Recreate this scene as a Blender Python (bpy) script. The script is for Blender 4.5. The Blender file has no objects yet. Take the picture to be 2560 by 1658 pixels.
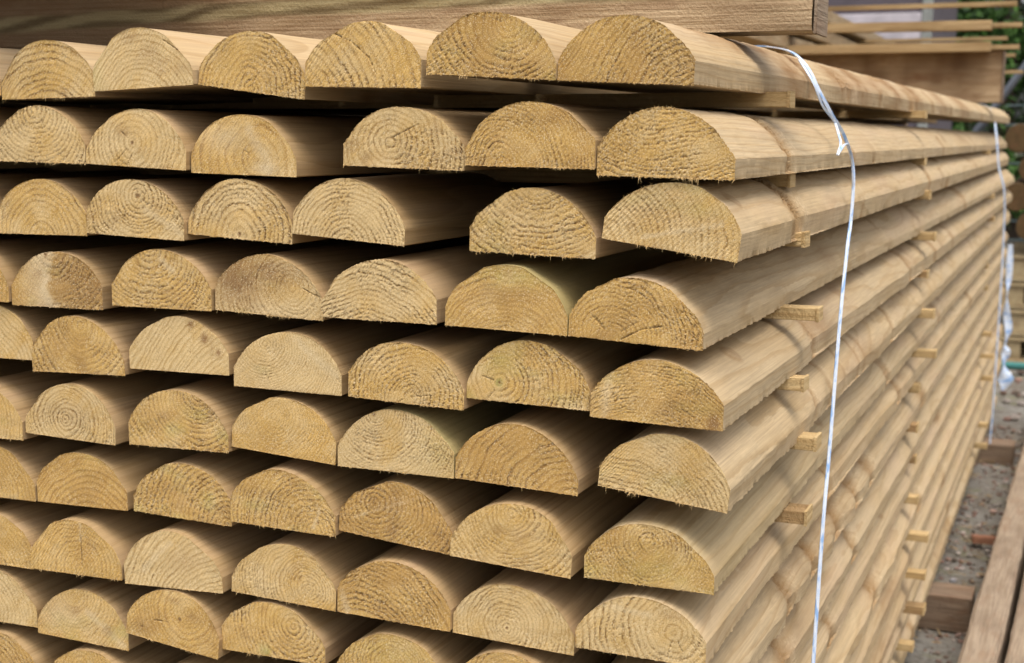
import bpy, math, random
import numpy as np
R = math.radians
sc = bpy.context.scene
COL = sc.collection

# ------------------------------------------------------------------ camera
cam_d = bpy.data.cameras.new("camera")
cam = bpy.data.objects.new("camera", cam_d)
COL.objects.link(cam)
cam.location = (0.23255, -0.94939, 0.58570)
from mathutils import Matrix
_pan, _tilt, _roll = 0.391338, 0.142804, 0.0040640
fw = np.array([-math.sin(_pan)*math.cos(_tilt), math.cos(_pan)*math.cos(_tilt), -math.sin(_tilt)])
rt = np.array([math.cos(_pan), math.sin(_pan), 0.0]); up = np.cross(rt, fw)
rt, up = math.cos(_roll)*rt + math.sin(_roll)*up, -math.sin(_roll)*rt + math.cos(_roll)*up
m = Matrix(((rt[0], up[0], -fw[0]), (rt[1], up[1], -fw[1]), (rt[2], up[2], -fw[2])))
cam.rotation_mode = 'QUATERNION'
cam.rotation_quaternion = m.to_quaternion()
cam_d.sensor_width = 36.0
cam_d.lens = 36.0*3425.7/2560.0
cam_d.clip_start = 0.02
cam_d.clip_end = 300
cam_d.dof.use_dof = True
cam_d.dof.focus_distance = 1.06
cam_d.dof.aperture_fstop = 12.0
sc.camera = cam

# ------------------------------------------------------------------ sky, sun, exposure
SUN_EL, SUN_AZ = R(70), R(142)          # azimuth measured from +y towards +x
w = bpy.data.worlds.new("World"); sc.world = w; w.use_nodes = True
nt = w.node_tree
sky = nt.nodes.new("ShaderNodeTexSky"); sky.sky_type = 'NISHITA'; sky.sun_disc = False
sky.sun_elevation = SUN_EL; sky.sun_rotation = SUN_AZ
sky.dust_density = 6.0; sky.air_density = 1.0; sky.ozone_density = 1.0
hs = nt.nodes.new("ShaderNodeHueSaturation"); hs.inputs['Saturation'].default_value = 0.36
nt.links.new(sky.outputs[0], hs.inputs['Color'])
bg = nt.nodes["Background"]; bg.inputs['Strength'].default_value = 0.15
nt.links.new(hs.outputs[0], bg.inputs['Color'])
sd = bpy.data.lights.new("sun", 'SUN'); so = bpy.data.objects.new("sun", sd); COL.objects.link(so)
sd.energy = 0.76; sd.angle = R(38); sd.color = (1.0, 0.94, 0.85)
sdir = np.array([math.cos(SUN_EL)*math.sin(SUN_AZ), math.cos(SUN_EL)*math.cos(SUN_AZ), math.sin(SUN_EL)])
from mathutils import Vector
so.rotation_euler = Vector(sdir).to_track_quat('Z', 'Y').to_euler()
so.location = (3, 3, 6)
sc.view_settings.view_transform = 'Standard'
sc.view_settings.look = 'None'
sc.view_settings.exposure = 0.78
sc.view_settings.gamma = 1.0
sc.cycles.max_bounces = 8
sc.cycles.diffuse_bounces = 2

# ------------------------------------------------------------------ numpy noise
def _h(ix, iy, seed):
    n = (ix.astype(np.int64)*374761393 + iy.astype(np.int64)*668265263 + int(seed)*2147483647) & 0xffffffff
    n = ((n ^ (n >> 13))*1274126177) & 0xffffffff
    n = ((n ^ (n >> 16))*2246822519) & 0xffffffff
    return ((n ^ (n >> 15)) & 0xffffff)/float(0xffffff)
def vn(x, y, seed=0):
    x = np.asarray(x, float); y = np.asarray(y, float)
    x, y = np.broadcast_arrays(x, y)
    ix = np.floor(x); iy = np.floor(y); fx = x-ix; fy = y-iy
    fx = fx*fx*(3-2*fx); fy = fy*fy*(3-2*fy)
    a = _h(ix, iy, seed); b = _h(ix+1, iy, seed); c = _h(ix, iy+1, seed); d = _h(ix+1, iy+1, seed)
    return (a*(1-fx)+b*fx)*(1-fy)+(c*(1-fx)+d*fx)*fy
def fbm(x, y, seed=0, o=3):
    s = 0; a = .5; t = 0
    for k in range(o):
        s = s + a*vn(x*2**k, y*2**k, seed+17*k); t += a; a *= .5
    return s/t*2-1
def ss(a, b, x):
    t = np.clip((x-a)/(b-a), 0, 1); return t*t*(3-2*t)

# ------------------------------------------------------------------ mesh helpers
def mesh_obj(name, verts, faces, mats, parent=None, smooth=True, attrs=None, fmat=None, sharp=None):
    me = bpy.data.meshes.new(name)
    verts = np.asarray(verts, np.float32)
    if isinstance(faces, np.ndarray):
        nf, k = faces.shape
        me.vertices.add(len(verts)); me.vertices.foreach_set("co", verts.ravel())
        me.loops.add(nf*k); me.loops.foreach_set("vertex_index", faces.astype(np.int32).ravel())
        me.polygons.add(nf); me.polygons.foreach_set("loop_start", np.arange(0, nf*k, k, dtype=np.int32))
        me.update(calc_edges=True)
    else:
        me.from_pydata([tuple(map(float, v)) for v in verts], [], [tuple(map(int, f)) for f in faces]); me.update()
    for mt in (mats if isinstance(mats, (list, tuple)) else [mats]): me.materials.append(mt)
    if fmat is not None: me.polygons.foreach_set("material_index", np.asarray(fmat, np.int32))
    me.polygons.foreach_set("use_smooth", np.full(len(me.polygons), smooth))
    for an, (ty, arr) in (attrs or {}).items():
        at = me.attributes.new(an, ty, 'POINT')
        arr = np.asarray(arr, np.float32)
        at.data.foreach_set({'FLOAT': 'value', 'FLOAT_VECTOR': 'vector', 'FLOAT_COLOR': 'color'}[ty], arr.ravel())
    if sharp is not None:
        me.set_sharp_from_angle(angle=R(sharp))
    o = bpy.data.objects.new(name, me); COL.objects.link(o)
    if parent: o.parent = parent
    return o
def tag(o, label, cat, group=None):
    o["label"] = label; o["category"] = cat
    if group: o["group"] = group
    return o
def empty(name, loc=(0, 0, 0)):
    o = bpy.data.objects.new(name, None); o.location = loc; o.empty_display_size = .05; COL.objects.link(o); return o
def grid_faces(nu, nv, off=0):
    i = np.arange(nu-1)[:, None]; j = np.arange(nv-1)[None, :]
    a = i*nv+j
    return (np.stack([a, a+nv, a+nv+1, a+1], -1).reshape(-1, 4))+off

# ------------------------------------------------------------------ materials
class NB:
    def __init__(s, name):
        s.m = bpy.data.materials.new(name); s.m.use_nodes = True; s.t = s.m.node_tree
        s.b = s.t.nodes["Principled BSDF"]
    def n(s, ty, **k):
        x = s.t.nodes.new(ty)
        for a, v in k.items(): setattr(x, a, v)
        return x
    def l(s, a, b): s.t.links.new(a, b)
    def put(s, sock, v):
        if hasattr(v, 'is_linked') or isinstance(v, bpy.types.NodeSocket): s.l(v, sock)
        else: sock.default_value = v
    def attr(s, name, out='Fac'):
        a = s.n('ShaderNodeAttribute'); a.attribute_name = name; return a.outputs[out]
    def sep(s, c):
        x = s.n('ShaderNodeSeparateColor'); s.l(c, x.inputs[0]); return x.outputs[0], x.outputs[1], x.outputs[2]
    def math(s, op, a, b=0.0, c=None, clamp=False):
        x = s.n('ShaderNodeMath', operation=op); x.use_clamp = clamp
        s.put(x.inputs[0], a); s.put(x.inputs[1], b)
        if c is not None: s.put(x.inputs[2], c)
        return x.outputs[0]
    def vmath(s, op, a, b=(0, 0, 0), out=0):
        x = s.n('ShaderNodeVectorMath', operation=op); s.put(x.inputs[0], a)
        if op == 'SCALE': s.put(x.inputs['Scale'], b)
        else: s.put(x.inputs[1], b)
        return x.outputs[out]
    def mix(s, f, a, b, bt='MIX'):
        x = s.n('ShaderNodeMix', data_type='RGBA', blend_type=bt); x.clamp_factor = True
        s.put(x.inputs[0], f)
        for i, v in ((6, a), (7, b)):
            if isinstance(v, tuple) and len(v) == 3: v = v+(1,)
            s.put(x.inputs[i], v)
        return x.outputs[2]
    def noise(s, vec, scale, detail=3, rough=.55, out=0, dist=0.0):
        x = s.n('ShaderNodeTexNoise'); s.put(x.inputs['Vector'], vec); x.inputs['Scale'].default_value = scale
        x.inputs['Detail'].default_value = detail; x.inputs['Roughness'].default_value = rough; x.inputs['Distortion'].default_value = dist
        return x.outputs[out]
    def map(s, v, a, b, c=0.0, d=1.0, smooth=False):
        x = s.n('ShaderNodeMapRange'); x.clamp = True
        if smooth: x.interpolation_type = 'SMOOTHSTEP'
        s.put(x.inputs[0], v)
        for i, q in enumerate((a, b, c, d)): x.inputs[i+1].default_value = q
        return x.outputs[0]
    def bump(s, h, strength=.3, dist=.001, nrm=None):
        x = s.n('ShaderNodeBump'); s.put(x.inputs['Height'], h); x.inputs['Strength'].default_value = strength
        x.inputs['Distance'].default_value = dist
        if nrm is not None: s.l(nrm, x.inputs['Normal'])
        return x.outputs[0]
    def fin(s, col, rough=.8, nrm=None, spec=.25):
        s.put(s.b.inputs['Base Color'], col if not (isinstance(col, tuple) and len(col) == 3) else col+(1,))
        s.put(s.b.inputs['Roughness'], rough)
        s.b.inputs['Specular IOR Level'].default_value = spec
        if nrm is not None: s.l(nrm, s.b.inputs['Normal'])
        return s.m
    def bright(s, col, f):
        x = s.n('ShaderNodeVectorMath', operation='SCALE'); s.put(x.inputs[0], col); s.put(x.inputs['Scale'], f); return x.outputs[0]

def mat_end():
    b = NB("sawn_end_grain")
    ring, pit, tone = b.sep(b.attr('fa', 'Color')); stain, pale, green = b.sep(b.attr('fb', 'Color'))
    W = b.attr('wpos', 'Vector')
    c = b.mix(ring, (0.69, 0.435, 0.136), (0.425, 0.235, 0.062))
    rot = b.n('ShaderNodeVectorRotate', rotation_type='Y_AXIS'); b.l(W, rot.inputs['Vector']); rot.inputs['Angle'].default_value = R(52)
    fib = b.noise(b.vmath('MULTIPLY', rot.outputs[0], (330, 500, 1500)), 1.0, 3, .65)
    c = b.mix(b.map(fib, .50, .70, 0, .66), c, (0.33, 0.18, 0.055))
    c = b.mix(b.map(fib, .28, .50, .7, 0), c, (0.70, 0.52, 0.245))
    blot = b.noise(W, 45, 3, .6)
    c = b.mix(b.map(blot, .35, .75, 0, .55), c, (0.50, 0.30, 0.078))
    c = b.mix(b.math('MULTIPLY', pale, .85), c, (0.72, 0.585, 0.38))
    c = b.mix(b.math('MULTIPLY', green, .75), c, (0.38, 0.36, 0.10))
    wm = b.attr('fb', 'Alpha')
    c = b.mix(b.map(wm, .5, 1, 0, .62), c, b.mix(ring, (0.46, 0.26, 0.075), (0.31, 0.155, 0.038)))
    c = b.mix(b.map(wm, .0, .5, .62, 0), c, b.mix(ring, (0.74, 0.57, 0.32), (0.50, 0.335, 0.14)))
    c = b.mix(b.math('MULTIPLY', stain, .85), c, (0.25, 0.13, 0.05))
    c = b.bright(c, b.map(tone, 0, 1, .66, 1.24))
    c = b.mix(b.math('MULTIPLY', pit, .92), c, (0.11, 0.055, 0.018))
    spark = b.noise(W, 1300, 1, .5)
    c = b.mix(b.map(spark, .58, .72, 0, .75), c, (0.80, 0.67, 0.44))
    c = b.mix(b.map(spark, .28, .42, .8, 0), c, (0.24, 0.135, 0.05))
    n = b.bump(b.math('ADD', fib, b.math('MULTIPLY', spark, .6)), .28, .0007)
    return b.fin(c, .85, n, .15)
def mat_rail():
    b = NB("planed_rail_wood")
    groove, knot, tone = b.sep(b.attr('ba', 'Color')); fuzz, dk, grn = b.sep(b.attr('bb', 'Color'))
    W = b.attr('wpos', 'Vector')
    wv = b.noise(b.vmath('MULTIPLY', W, (14, 2.2, 14)), 1.0, 2, .5, out=1)
    off = b.vmath('SCALE', b.vmath('SUBTRACT', wv, (.5, .5, .5)), .035)
    P = b.vmath('MULTIPLY', b.vmath('ADD', W, off), (1, 0, 1))
    d = b.vmath('LENGTH', P, out=1)
    ph = b.math('FRACT', b.math('DIVIDE', d, .0062))
    late = b.math('MULTIPLY', b.map(ph, .55, .93, smooth=True), b.map(ph, .94, 1.0, 1, 0, smooth=True))
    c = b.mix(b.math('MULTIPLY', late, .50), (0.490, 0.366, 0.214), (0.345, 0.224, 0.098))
    c = b.mix(b.attr('ba', 'Alpha'), b.mix(b.math('MULTIPLY', late, .5), (0.405, 0.268, 0.128), (0.26, 0.155, 0.062)), c)  # low alpha: browner inner-rail colour, darkened to paint the shade of the gaps
    streak = b.noise(b.vmath('MULTIPLY', W, (700, 9, 700)), 1.0, 3, .6)
    c = b.bright(c, b.map(streak, .25, .75, .76, 1.16))
    blot = b.noise(b.vmath('MULTIPLY', W, (26, 5, 26)), 1.0, 3, .55)
    c = b.mix(b.map(blot, .42, .78, 0, .45), c, (0.41, 0.265, 0.115))
    speck = b.noise(W, 420, 2, .6)
    c = b.mix(b.map(speck, .66, .76, 0, .35), c, (0.34, 0.21, 0.09))
    pk = b.noise(b.vmath('MULTIPLY', W, (20, 3, 20)), 1.3, 2, .5)
    c = b.mix(b.map(pk, .5, .75, 0, .3), c, (0.52, 0.36, 0.245))
    c = b.mix(b.math('MULTIPLY', grn, .6), c, (0.34, 0.31, 0.12))
    gn = b.math('MULTIPLY', groove, b.map(b.noise(W, 500, 2), .25, .65, .45, 1.0))
    c = b.mix(b.math('MULTIPLY', gn, .9), c, (0.25, 0.125, 0.032))
    c = b.mix(b.math('MULTIPLY', fuzz, b.map(speck, .4, .6)), c, (0.72, 0.56, 0.36))
    c = b.mix(b.math('MULTIPLY', dk, .9), c, (0.24, 0.125, 0.042))
    c = b.mix(knot, c, (0.20, 0.11, 0.05))
    c = b.bright(c, b.map(tone, 0, 1, .78, 1.18))
    h = b.math('ADD', b.math('MULTIPLY', streak, .8), b.math('MULTIPLY', speck, .5))
    n = b.bump(h, .35, .0008)
    return b.fin(c, .72, n, .25)
def mat_timber(name, light, mid, dark, blot=.6, band=False, rough=.85, saw=0.0, red=(0.16, 0.075, 0.035)):
    b = NB(name)
    W = b.attr('wpos', 'Vector')
    wv = b.noise(b.vmath('MULTIPLY', W, (12, 1.6, 12)), 1.0, 2, .5, out=1)
    off = b.vmath('SCALE', b.vmath('SUBTRACT', wv, (.5, .5, .5)), .03)
    P = b.vmath('MULTIPLY', b.vmath('ADD', W, off), (1, 0, 1))
    ph = b.math('FRACT', b.math('DIVIDE', b.vmath('LENGTH', P, out=1), .0048))
    late = b.math('MULTIPLY', b.map(ph, .35, .85, smooth=True), b.map(ph, .9, 1, 1, 0, smooth=True))
    c = b.mix(b.math('MULTIPLY', late, .6), light, mid)
    streak = b.noise(b.vmath('MULTIPLY', W, (300, 10, 300)), 1.0, 4, .65)
    c = b.mix(b.map(streak, .40, .72, 0, .75), c, dark)
    bl = b.noise(b.vmath('MULTIPLY', W, (30, 9, 30)), 1.0, 4, .6)
    c = b.mix(b.map(bl, .40, .72, 0, blot), c, dark)
    bl2 = b.noise(b.vmath('MULTIPLY', W, (22, 7, 22)), 1.7, 3, .6)
    c = b.mix(b.map(bl2, .52, .75, 0, blot), c, red)
    if band:
        bd = b.attr('band'); gl = b.attr('gline')
        c2 = b.mix(gl, (0.36, 0.29, 0.155), (0.15, 0.105, 0.05))
        sn = b.attr('stain')
        c = b.mix(b.math('MULTIPLY', sn, .95), c, b.mix(bl2, (0.085, 0.05, 0.026), (0.15, 0.075, 0.032)))  # brown stain; on the front beam it also carries painted overhang shade
        c = b.mix(bd, c, b.mix(b.math('MULTIPLY', sn, .8), c2, b.mix(gl, (0.20, 0.15, 0.075), (0.08, 0.052, 0.025))))
    h = b.math('ADD', streak, b.math('MULTIPLY', b.noise(W, 350, 3, .6), .8))
    n = b.bump(h, 1.0, .0018)
    return b.fin(c, rough, n, .2)
M_END = mat_end(); M_RAIL = mat_rail()
M_STICK = mat_timber("stick_wood", (0.62, 0.455, 0.235), (0.48, 0.32, 0.14), (0.38, 0.24, 0.095), .45, red=(0.5, 0.32, 0.14))
M_BEAM = mat_timber("weathered_beam", (0.50, 0.37, 0.225), (0.36, 0.25, 0.14), (0.27, 0.175, 0.095), .7, band=True)
M_BEAR = mat_timber("dirty_bearer", (0.30, 0.21, 0.14), (0.22, 0.15, 0.10), (0.11, 0.075, 0.05), .7)
M_SLEEP = mat_timber("weathered_sleeper", (0.37, 0.285, 0.20), (0.28, 0.205, 0.135), (0.17, 0.12, 0.08), .7, red=(0.25, 0.155, 0.095))
M_LOG = mat_timber("round_post_wood", (0.20, 0.135, 0.07), (0.15, 0.09, 0.045), (0.07, 0.045, 0.025), .7)
M_PALLET = mat_timber("pallet_wood", (0.52, 0.42, 0.25), (0.42, 0.32, 0.18), (0.30, 0.21, 0.11), .5)

# ------------------------------------------------------------------ half-round rails
def outline_fn(w, h, s, seed):
    hw = w/2
    q = (h-s)/hw; Rr = (1+q*q)/(2*q)
    def top(x):
        t = np.clip(np.asarray(x)/hw, -1, 1)
        arc = (np.sqrt(np.maximum(Rr*Rr-t*t, 0))-(Rr-q))/q
        z = s*(1+.15*math.sin(seed*1.7)*t)+(h-s)*arc+.0007*np.sin(t*3.1+seed)*(1-t*t)
        for sn, cn, d in flats: z = np.minimum(z, (d-np.asarray(x)*sn)/cn)
        return z
    flats = []
    ro = random.Random(int(seed)*7+1)
    xs = np.linspace(-hw, hw, 201); z0 = top(xs)
    for sd_ in (-1, 1):
        if ro.random() < .6:
            ph_ = R(ro.uniform(24, 58))*sd_; d = np.max(xs*math.sin(ph_)+z0*math.cos(ph_))-ro.uniform(.0004, .0019)
            flats.append((math.sin(ph_), math.cos(ph_), d))
    return top
def rail_body(name, w, h, s, L, seed, prng, right=False, feats=None, ny=26, npf=34, tone=.5, parent=None, gap_light=1.0):
    """the long rounded body; front ring open, far end capped"""
    top = outline_fn(w, h, s, seed); hw = w/2
    nb = 6
    ta = np.linspace(math.pi*.98, math.pi*.02, npf); xa = np.cos(ta)*hw; xa[0] = -hw; xa[-1] = hw
    px = [np.linspace(hw-.0008, -hw+.0008, nb), np.full(4, -hw), xa[1:-1], np.full(4, hw)]
    zl = np.linspace(.0008, top(-hw), 4); zr = np.linspace(top(hw), .0008, 4)
    pz = [np.zeros(nb), zl, top(xa[1:-1]), zr]
    px = np.concatenate(px); pz = np.concatenate(pz); n = len(px)
    if right:
        ys = [0.0]; d = .0022
        while ys[-1] < L: ys.append(ys[-1]+d); d = min(d*1.006, .016)
        ys = np.array(ys); ys[-1] = L
    else:
        ys = L*np.linspace(0, 1, ny)**1.6
    Y, K = np.meshgrid(ys, np.arange(n), indexing='ij')
    X = px[K]; Z = pz[K]
    # radial direction around the section's middle
    cx, cz = X, Z-.014
    ln = np.sqrt(cx*cx+cz*cz)+1e-9
    nx, nz = cx/ln, cz/ln
    upm = (Z > .0005)
    arcpos = np.arctan2(cz, cx)
    disp = (fbm(Y*6+seed*3.1, arcpos*1.2+seed, seed)*.0011)*upm*ss(0, .05, Y)
    groove = np.zeros_like(X); knot = np.zeros_like(X); fuzz = np.zeros_like(X); dk = np.zeros_like(X)
    grn = np.zeros_like(X)
    for f in (feats or []):
        if f[0] == 'g':      # torn band across the rail: (g, y, width, depth, step)
            _, y0, wd, dp, st = f
            yy = Y-y0-.004*(vn(arcpos*5, seed+y0*9, seed)-.5)-(.016*np.cos(arcpos)**2-.008)*math.sin(y0*31)
            wd = wd*1.9*(.6+.8*vn(arcpos*4+y0*5, seed+2.0, seed+6)); b = np.exp(-(yy/wd)**2)*ss(.30, .62, vn(arcpos*2.2+y0*7, y0*3+seed, seed+5)+(.45 if dp > .0022 else .12))*(.55+.6*vn(Y*160, arcpos*14, seed+7))
            groove = np.maximum(groove, b)
            rg = (vn(Y*900, arcpos*40, seed+3)-.5)
            disp = disp-dp*b*upm+(.0022*rg*b)*upm-st*ss(-.001, .004, yy)*np.exp(-np.maximum(yy, 0)/.35)*upm
            fuzz = np.maximum(fuzz, np.exp(-((yy-wd*1.6)/(wd*.6))**2)*.5*(vn(Y*700, arcpos*50, seed+8) > .45))
        elif f[0] == 'k':    # knot (k, y, angle from +x, size, height)
            _, y0, an, sz, ht = f
            r2 = ((Y-y0)/(sz*1.5))**2+((arcpos-R(an))*.036/sz)**2
            knot = np.maximum(knot, np.exp(-r2*2.2)*(1 if ht < 0 else .55)); dk = np.maximum(dk, .6*np.exp(-(np.sqrt(r2)-1.25)**2*6))
            disp = disp+ht*np.exp(-r2*.8)*upm
        elif f[0] == 'b':    # bulge
            _, y0, wd, ht = f
            disp = disp+ht*np.exp(-((Y-y0)/wd)**2)*upm
        elif f[0] == 's':    # dark streak/stain
            _, y0, an, ly, la, am = f
            r2 = ((Y-y0)/ly)**2+((arcpos-R(an))/la)**2
            dk = np.maximum(dk, am*np.exp(-r2)*(vn(Y*60, arcpos*9, seed+4)*.7+.5))
        elif f[0] == 'gr':
            grn = np.maximum(grn, f[1]*np.exp(-Y/.5))
    if right:
        disp = disp+upm*(.0009*fbm(Y*40, arcpos*4, seed+31)+.0004*fbm(Y*160, arcpos*16, seed+32))*ss(.002, .03, Y)
        # frayed lower arris
        low = np.exp(-((Z-.001)/.002)**2)*(X > 0)
        disp = disp+low*.0022*(vn(Y*420, seed*3.0, seed+40)-.45)
    X = X+nx*disp; Z = Z+np.where(upm, nz*disp, 0)
    V = np.stack([X, Y, Z], -1).reshape(-1, 3)
    i = np.arange(len(ys)-1)[:, None]; j = np.arange(n)[None, :]; j2 = (j+1) % n
    F = np.stack([i*n+j, i*n+j2, (i+1)*n+j2, (i+1)*n+j], -1).reshape(-1, 4)
    # far cap: strip of quads between the two sides
    last = (len(ys)-1)*n
    half = n//2
    capq = [[last+k, last+k+1, last+n-2-k, last+n-1-k] for k in range(half-1)]
    F = np.concatenate([F, np.array(capq)])
    pxw, pzw = prng
    wp = np.stack([V[:, 0]-pxw, V[:, 1]+seed*5.37, V[:, 2]-pzw], -1)
    to = np.full(X.size, tone)
    A = np.stack([groove.ravel(), knot.ravel(), to, np.full(X.size, gap_light)], -1)
    B = np.stack([fuzz.ravel(), dk.ravel(), grn.ravel(), np.ones_like(to)], -1)
    return mesh_obj(name, V, F, M_RAIL, parent, True, {'wpos': ('FLOAT_VECTOR', wp), 'ba': ('FLOAT_COLOR', A), 'bb': ('FLOAT_COLOR', B)}, sharp=21)

def fibres(pts, nrm, rng, n, lmin, lmax, wmax):
    """thin torn wood fibres (slim tetrahedra) rooted along an outline"""
    V = []; F = []
    m_ = len(pts)
    ph = rng.uniform(0, 50); wt = np.clip(vn(np.arange(m_)/13.0+ph, ph, 3)-.38, 0, 1)**1.5+.012; wt = wt/wt.sum()
    for k in range(n):
        i = rng.choice(m_, p=wt)
        p = pts[i]; d = nrm[i]+rng.normal(0, .45, 3); d[1] -= abs(rng.normal(0, .35)); d /= np.linalg.norm(d)
        ln = lmin+(lmax-lmin)*rng.random()**3.0
        wd = (.4+.6*rng.random())*wmax
        a = np.cross(d, [0, 1, 0.2]); a /= np.linalg.norm(a)+1e-9; b = np.cross(d, a)
        base = len(V)
        p0 = p-d*.0006
        for t in (0, 2.1, 4.2): V.append(p0+wd*(math.cos(t)*a+math.sin(t)*b))
        bend = rng.normal(0, .25, 3)*ln
        V.append(p0+d*ln+bend)
        F += [(base, base+1, base+3), (base+1, base+2, base+3), (base+2, base, base+3)]
    return np.array(V), np.array(F)

SAW = R(52)
def rail_end(w, h, s, seed, st, parent, wx):
    """sawn front face with rings, torn pits, saw lines; real relief"""
    rng = np.random.default_rng(seed+1000)
    top = outline_fn(w, h, s, seed); hw = w/2
    nu, nv = 132, 62
    u = np.linspace(-1, 1, nu); v = np.linspace(0, 1, nv)
    X = (u*hw*1.003)[:, None]*np.ones((1, nv)); T = top(u*hw)*1.004
    Z = T[:, None]*v[None, :]
    xm, zm = X*1000, Z*1000
    px = (st['p'][0]-.5)*w*1000; pz = st['p'][1]*h*1000; sp = st.get('sp', 4.0)
    tear = st.get('t', .5); saw = st.get('s', .3); sx = seed*13.7
    dx = xm-px; dz = (zm-pz)*st.get('ys', 1.0)
    r = np.hypot(dx, dz)
    r2 = r+4.5*fbm(xm/28+sx, zm/28, seed)*np.minimum(1, r/12)+.9*fbm(xm/7+sx, zm/7, seed+1)
    ph = r2/sp+.9*vn(r2/(sp*2.6), 3.3+sx, seed+2)
    f = ph-np.floor(ph)
    ringid = _h(np.floor(ph), np.zeros_like(ph), seed+9)
    late = ss(.40, .86, f)*(1-ss(.93, 1.0, f))*(.45+.55*ringid)
    ang = np.arctan2(dz, dx)
    tm = np.clip(tear*1.12*(.62+1.15*fbm(xm/24+sx, zm/18, seed+3, 2)), 0, 1)
    if 'tr' in st:                                  # torn side: direction in degrees
        a = R(st['tr']); tm = np.clip(tm*(.35+1.5*ss(-.5, .8, (xm/(w*500))*math.cos(a)+((zm/(h*1000))*2-1)*math.sin(a))), 0, 1)
    dash = .6*vn(ang*np.maximum(r, 3)/1.5+sx, r2/.55, seed+4)+.4*vn(xm/.7+sx, zm/.7, seed+14)
    pit = late*ss(.44, .58, dash)*ss(.08, .5, tm)*(.65+.5*tm)
    q = xm*math.sin(SAW)-zm*math.cos(SAW); al = xm*math.cos(SAW)+zm*math.sin(SAW)
    fl = vn(q/.8+sx, al/1.9, seed+5)
    pit = np.maximum(pit, ss(.74, .88, fl)*tm*.7)
    lines = np.sin(2*math.pi*(q/st.get('sl', 2.6)+.5*vn(q/6+sx, al/30, seed+6)))*saw*(.4+.6*vn(xm/20, zm/20+sx, seed+7))
    if st.get('x'):                                 # rays crossing the rings
        rl = np.sin(ang*st['x']+2*vn(r/8, sx, seed+8)); late = np.clip(late+.25*ss(.6, 1, rl)*(r > 6), 0, 1)
    stain = np.zeros_like(X); pale = np.clip(.25*fbm(xm/15+sx, zm/15, seed+10), 0, 1); green = np.zeros_like(X)
    tone = .5+.16*fbm(xm/30+sx, zm/30, seed+11)+.19*lines+(st.get('b', 0))*.5+.12*(vn(q/1.1, al/7+sx, seed+12)-.5)
    crk = np.zeros_like(X)
    un = (xm/(w*1000)+.5); vnn = zm/(h*1000)
    for ft in st.get('f', []):
        k = ft[0]
        if k == 'st':   # stain blob u,v,ru,rv,amount
            g = np.exp(-((un-ft[1])/ft[3])**2-((vnn-ft[2])/ft[4])**2)*ft[5]*(.7+.6*vn(q/2, al/4, seed+20)); stain = np.maximum(stain, g)
        elif k == 'pa':
            g = np.exp(-((un-ft[1])/ft[3])**2-((vnn-ft[2])/ft[4])**2)*ft[5]; pale = np.maximum(pale, g); pit *= 1-.8*g
        elif k == 'gr':
            g = np.exp(-((un-ft[1])/ft[3])**2-((vnn-ft[2])/ft[4])**2)*ft[5]*(.6+.7*vn(xm/3, zm/3, seed+21)); green = np.maximum(green, g)
        elif k == 'kn':  # small dark knot
            rr = np.hypot((un-ft[1])*w*1000, (vnn-ft[2])*h*1000); g = np.exp(-(rr/ft[3])**4); stain = np.maximum(stain, g); pit = np.maximum(pit, .8*np.exp(-(rr/(ft[3]*.5))**4))
        elif k == 'cr':  # crack polyline
            pts = [(p[0]*w*1000-w*500, p[1]*h*1000) for p in ft[1]]
            for (x0, z0), (x1, z1) in zip(pts, pts[1:]):
                ex, ez = x1-x0, z1-z0; L2 = ex*ex+ez*ez
                t = np.clip(((xm-x0)*ex+(zm-z0)*ez)/L2, 0, 1)
                dd = np.hypot(xm-x0-t*ex, zm-z0-t*ez)+.5*(vn(xm/1.5, zm/1.5, seed+30)-.5)
                crk = np.maximum(crk, (1-ss(.1, .5, dd))*ss(.2, .5, vn(xm/3+sx, zm/3, seed+31)+.25))
        elif k == 'wg':  # pale torn wedge along a line
            (x0, z0), (x1, z1) = [(p[0]*w*1000-w*500, p[1]*h*1000) for p in ft[1]]
            ex, ez = x1-x0, z1-z0; L2 = ex*ex+ez*ez
            t = np.clip(((xm-x0)*ex+(zm-z0)*ez)/L2, 0, 1); dd = np.hypot(xm-x0-t*ex, zm-z0-t*ez)
            g = .55*np.exp(-((dd+2.2*(vn(xm/4+sx, zm/4, seed+60)-.5))/ft[2])**2)*ss(-.1, .3, 1-2*np.abs(t-.5)+.5*vn(xm/5, zm/5+sx, seed+61)); pale = np.maximum(pale, g); pit *= 1-.9*g; late = late*(1-.8*g)
        elif k == 'half':  # brown half right of u
            g = ss(ft[1]-.05, ft[1]+.07, un+.10*fbm(zm/12, sx, seed+40)+.05*fbm(xm/4, zm/3+sx, seed+42)); stain = np.maximum(stain, .62*g*(.6+.6*vn(xm/3, zm/2, seed+41))); pale = np.maximum(pale, .95*(1-g)*ss(ft[1]-.5, ft[1]-.02, un))
        elif k == 'cut':   # broken-out corner (u,v,r mm)
            pass
    if rng.random() < .35:                          # drying checks running out from the pith
        for _ in range(rng.integers(1, 4)):
            a0 = rng.uniform(0, 6.28); l0 = rng.uniform(2, 8); l1 = l0+rng.uniform(6, 20)
            dd = np.abs((xm-px)*math.sin(a0)-(zm-pz)*math.cos(a0)+1.2*(vn(r/3, sx, seed+80)-.5)); tt = (xm-px)*math.cos(a0)+(zm-pz)*math.sin(a0)
            crk = np.maximum(crk, .8*(1-ss(.05, .42, dd))*ss(l0, l0+2, tt)*(1-ss(l1-4, l1, tt)))
    pit = np.maximum(pit, crk)
    wr = .5+.42*np.clip(rng.normal(-.15, .75), -1, 1); warm = np.clip(wr-1.6*st.get('b', 0)+.38*fbm(xm/26+sx, zm/20, seed+70, 2)+.18*fbm(q/5, al/30+sx, seed+71, 2), 0, 1)
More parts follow.
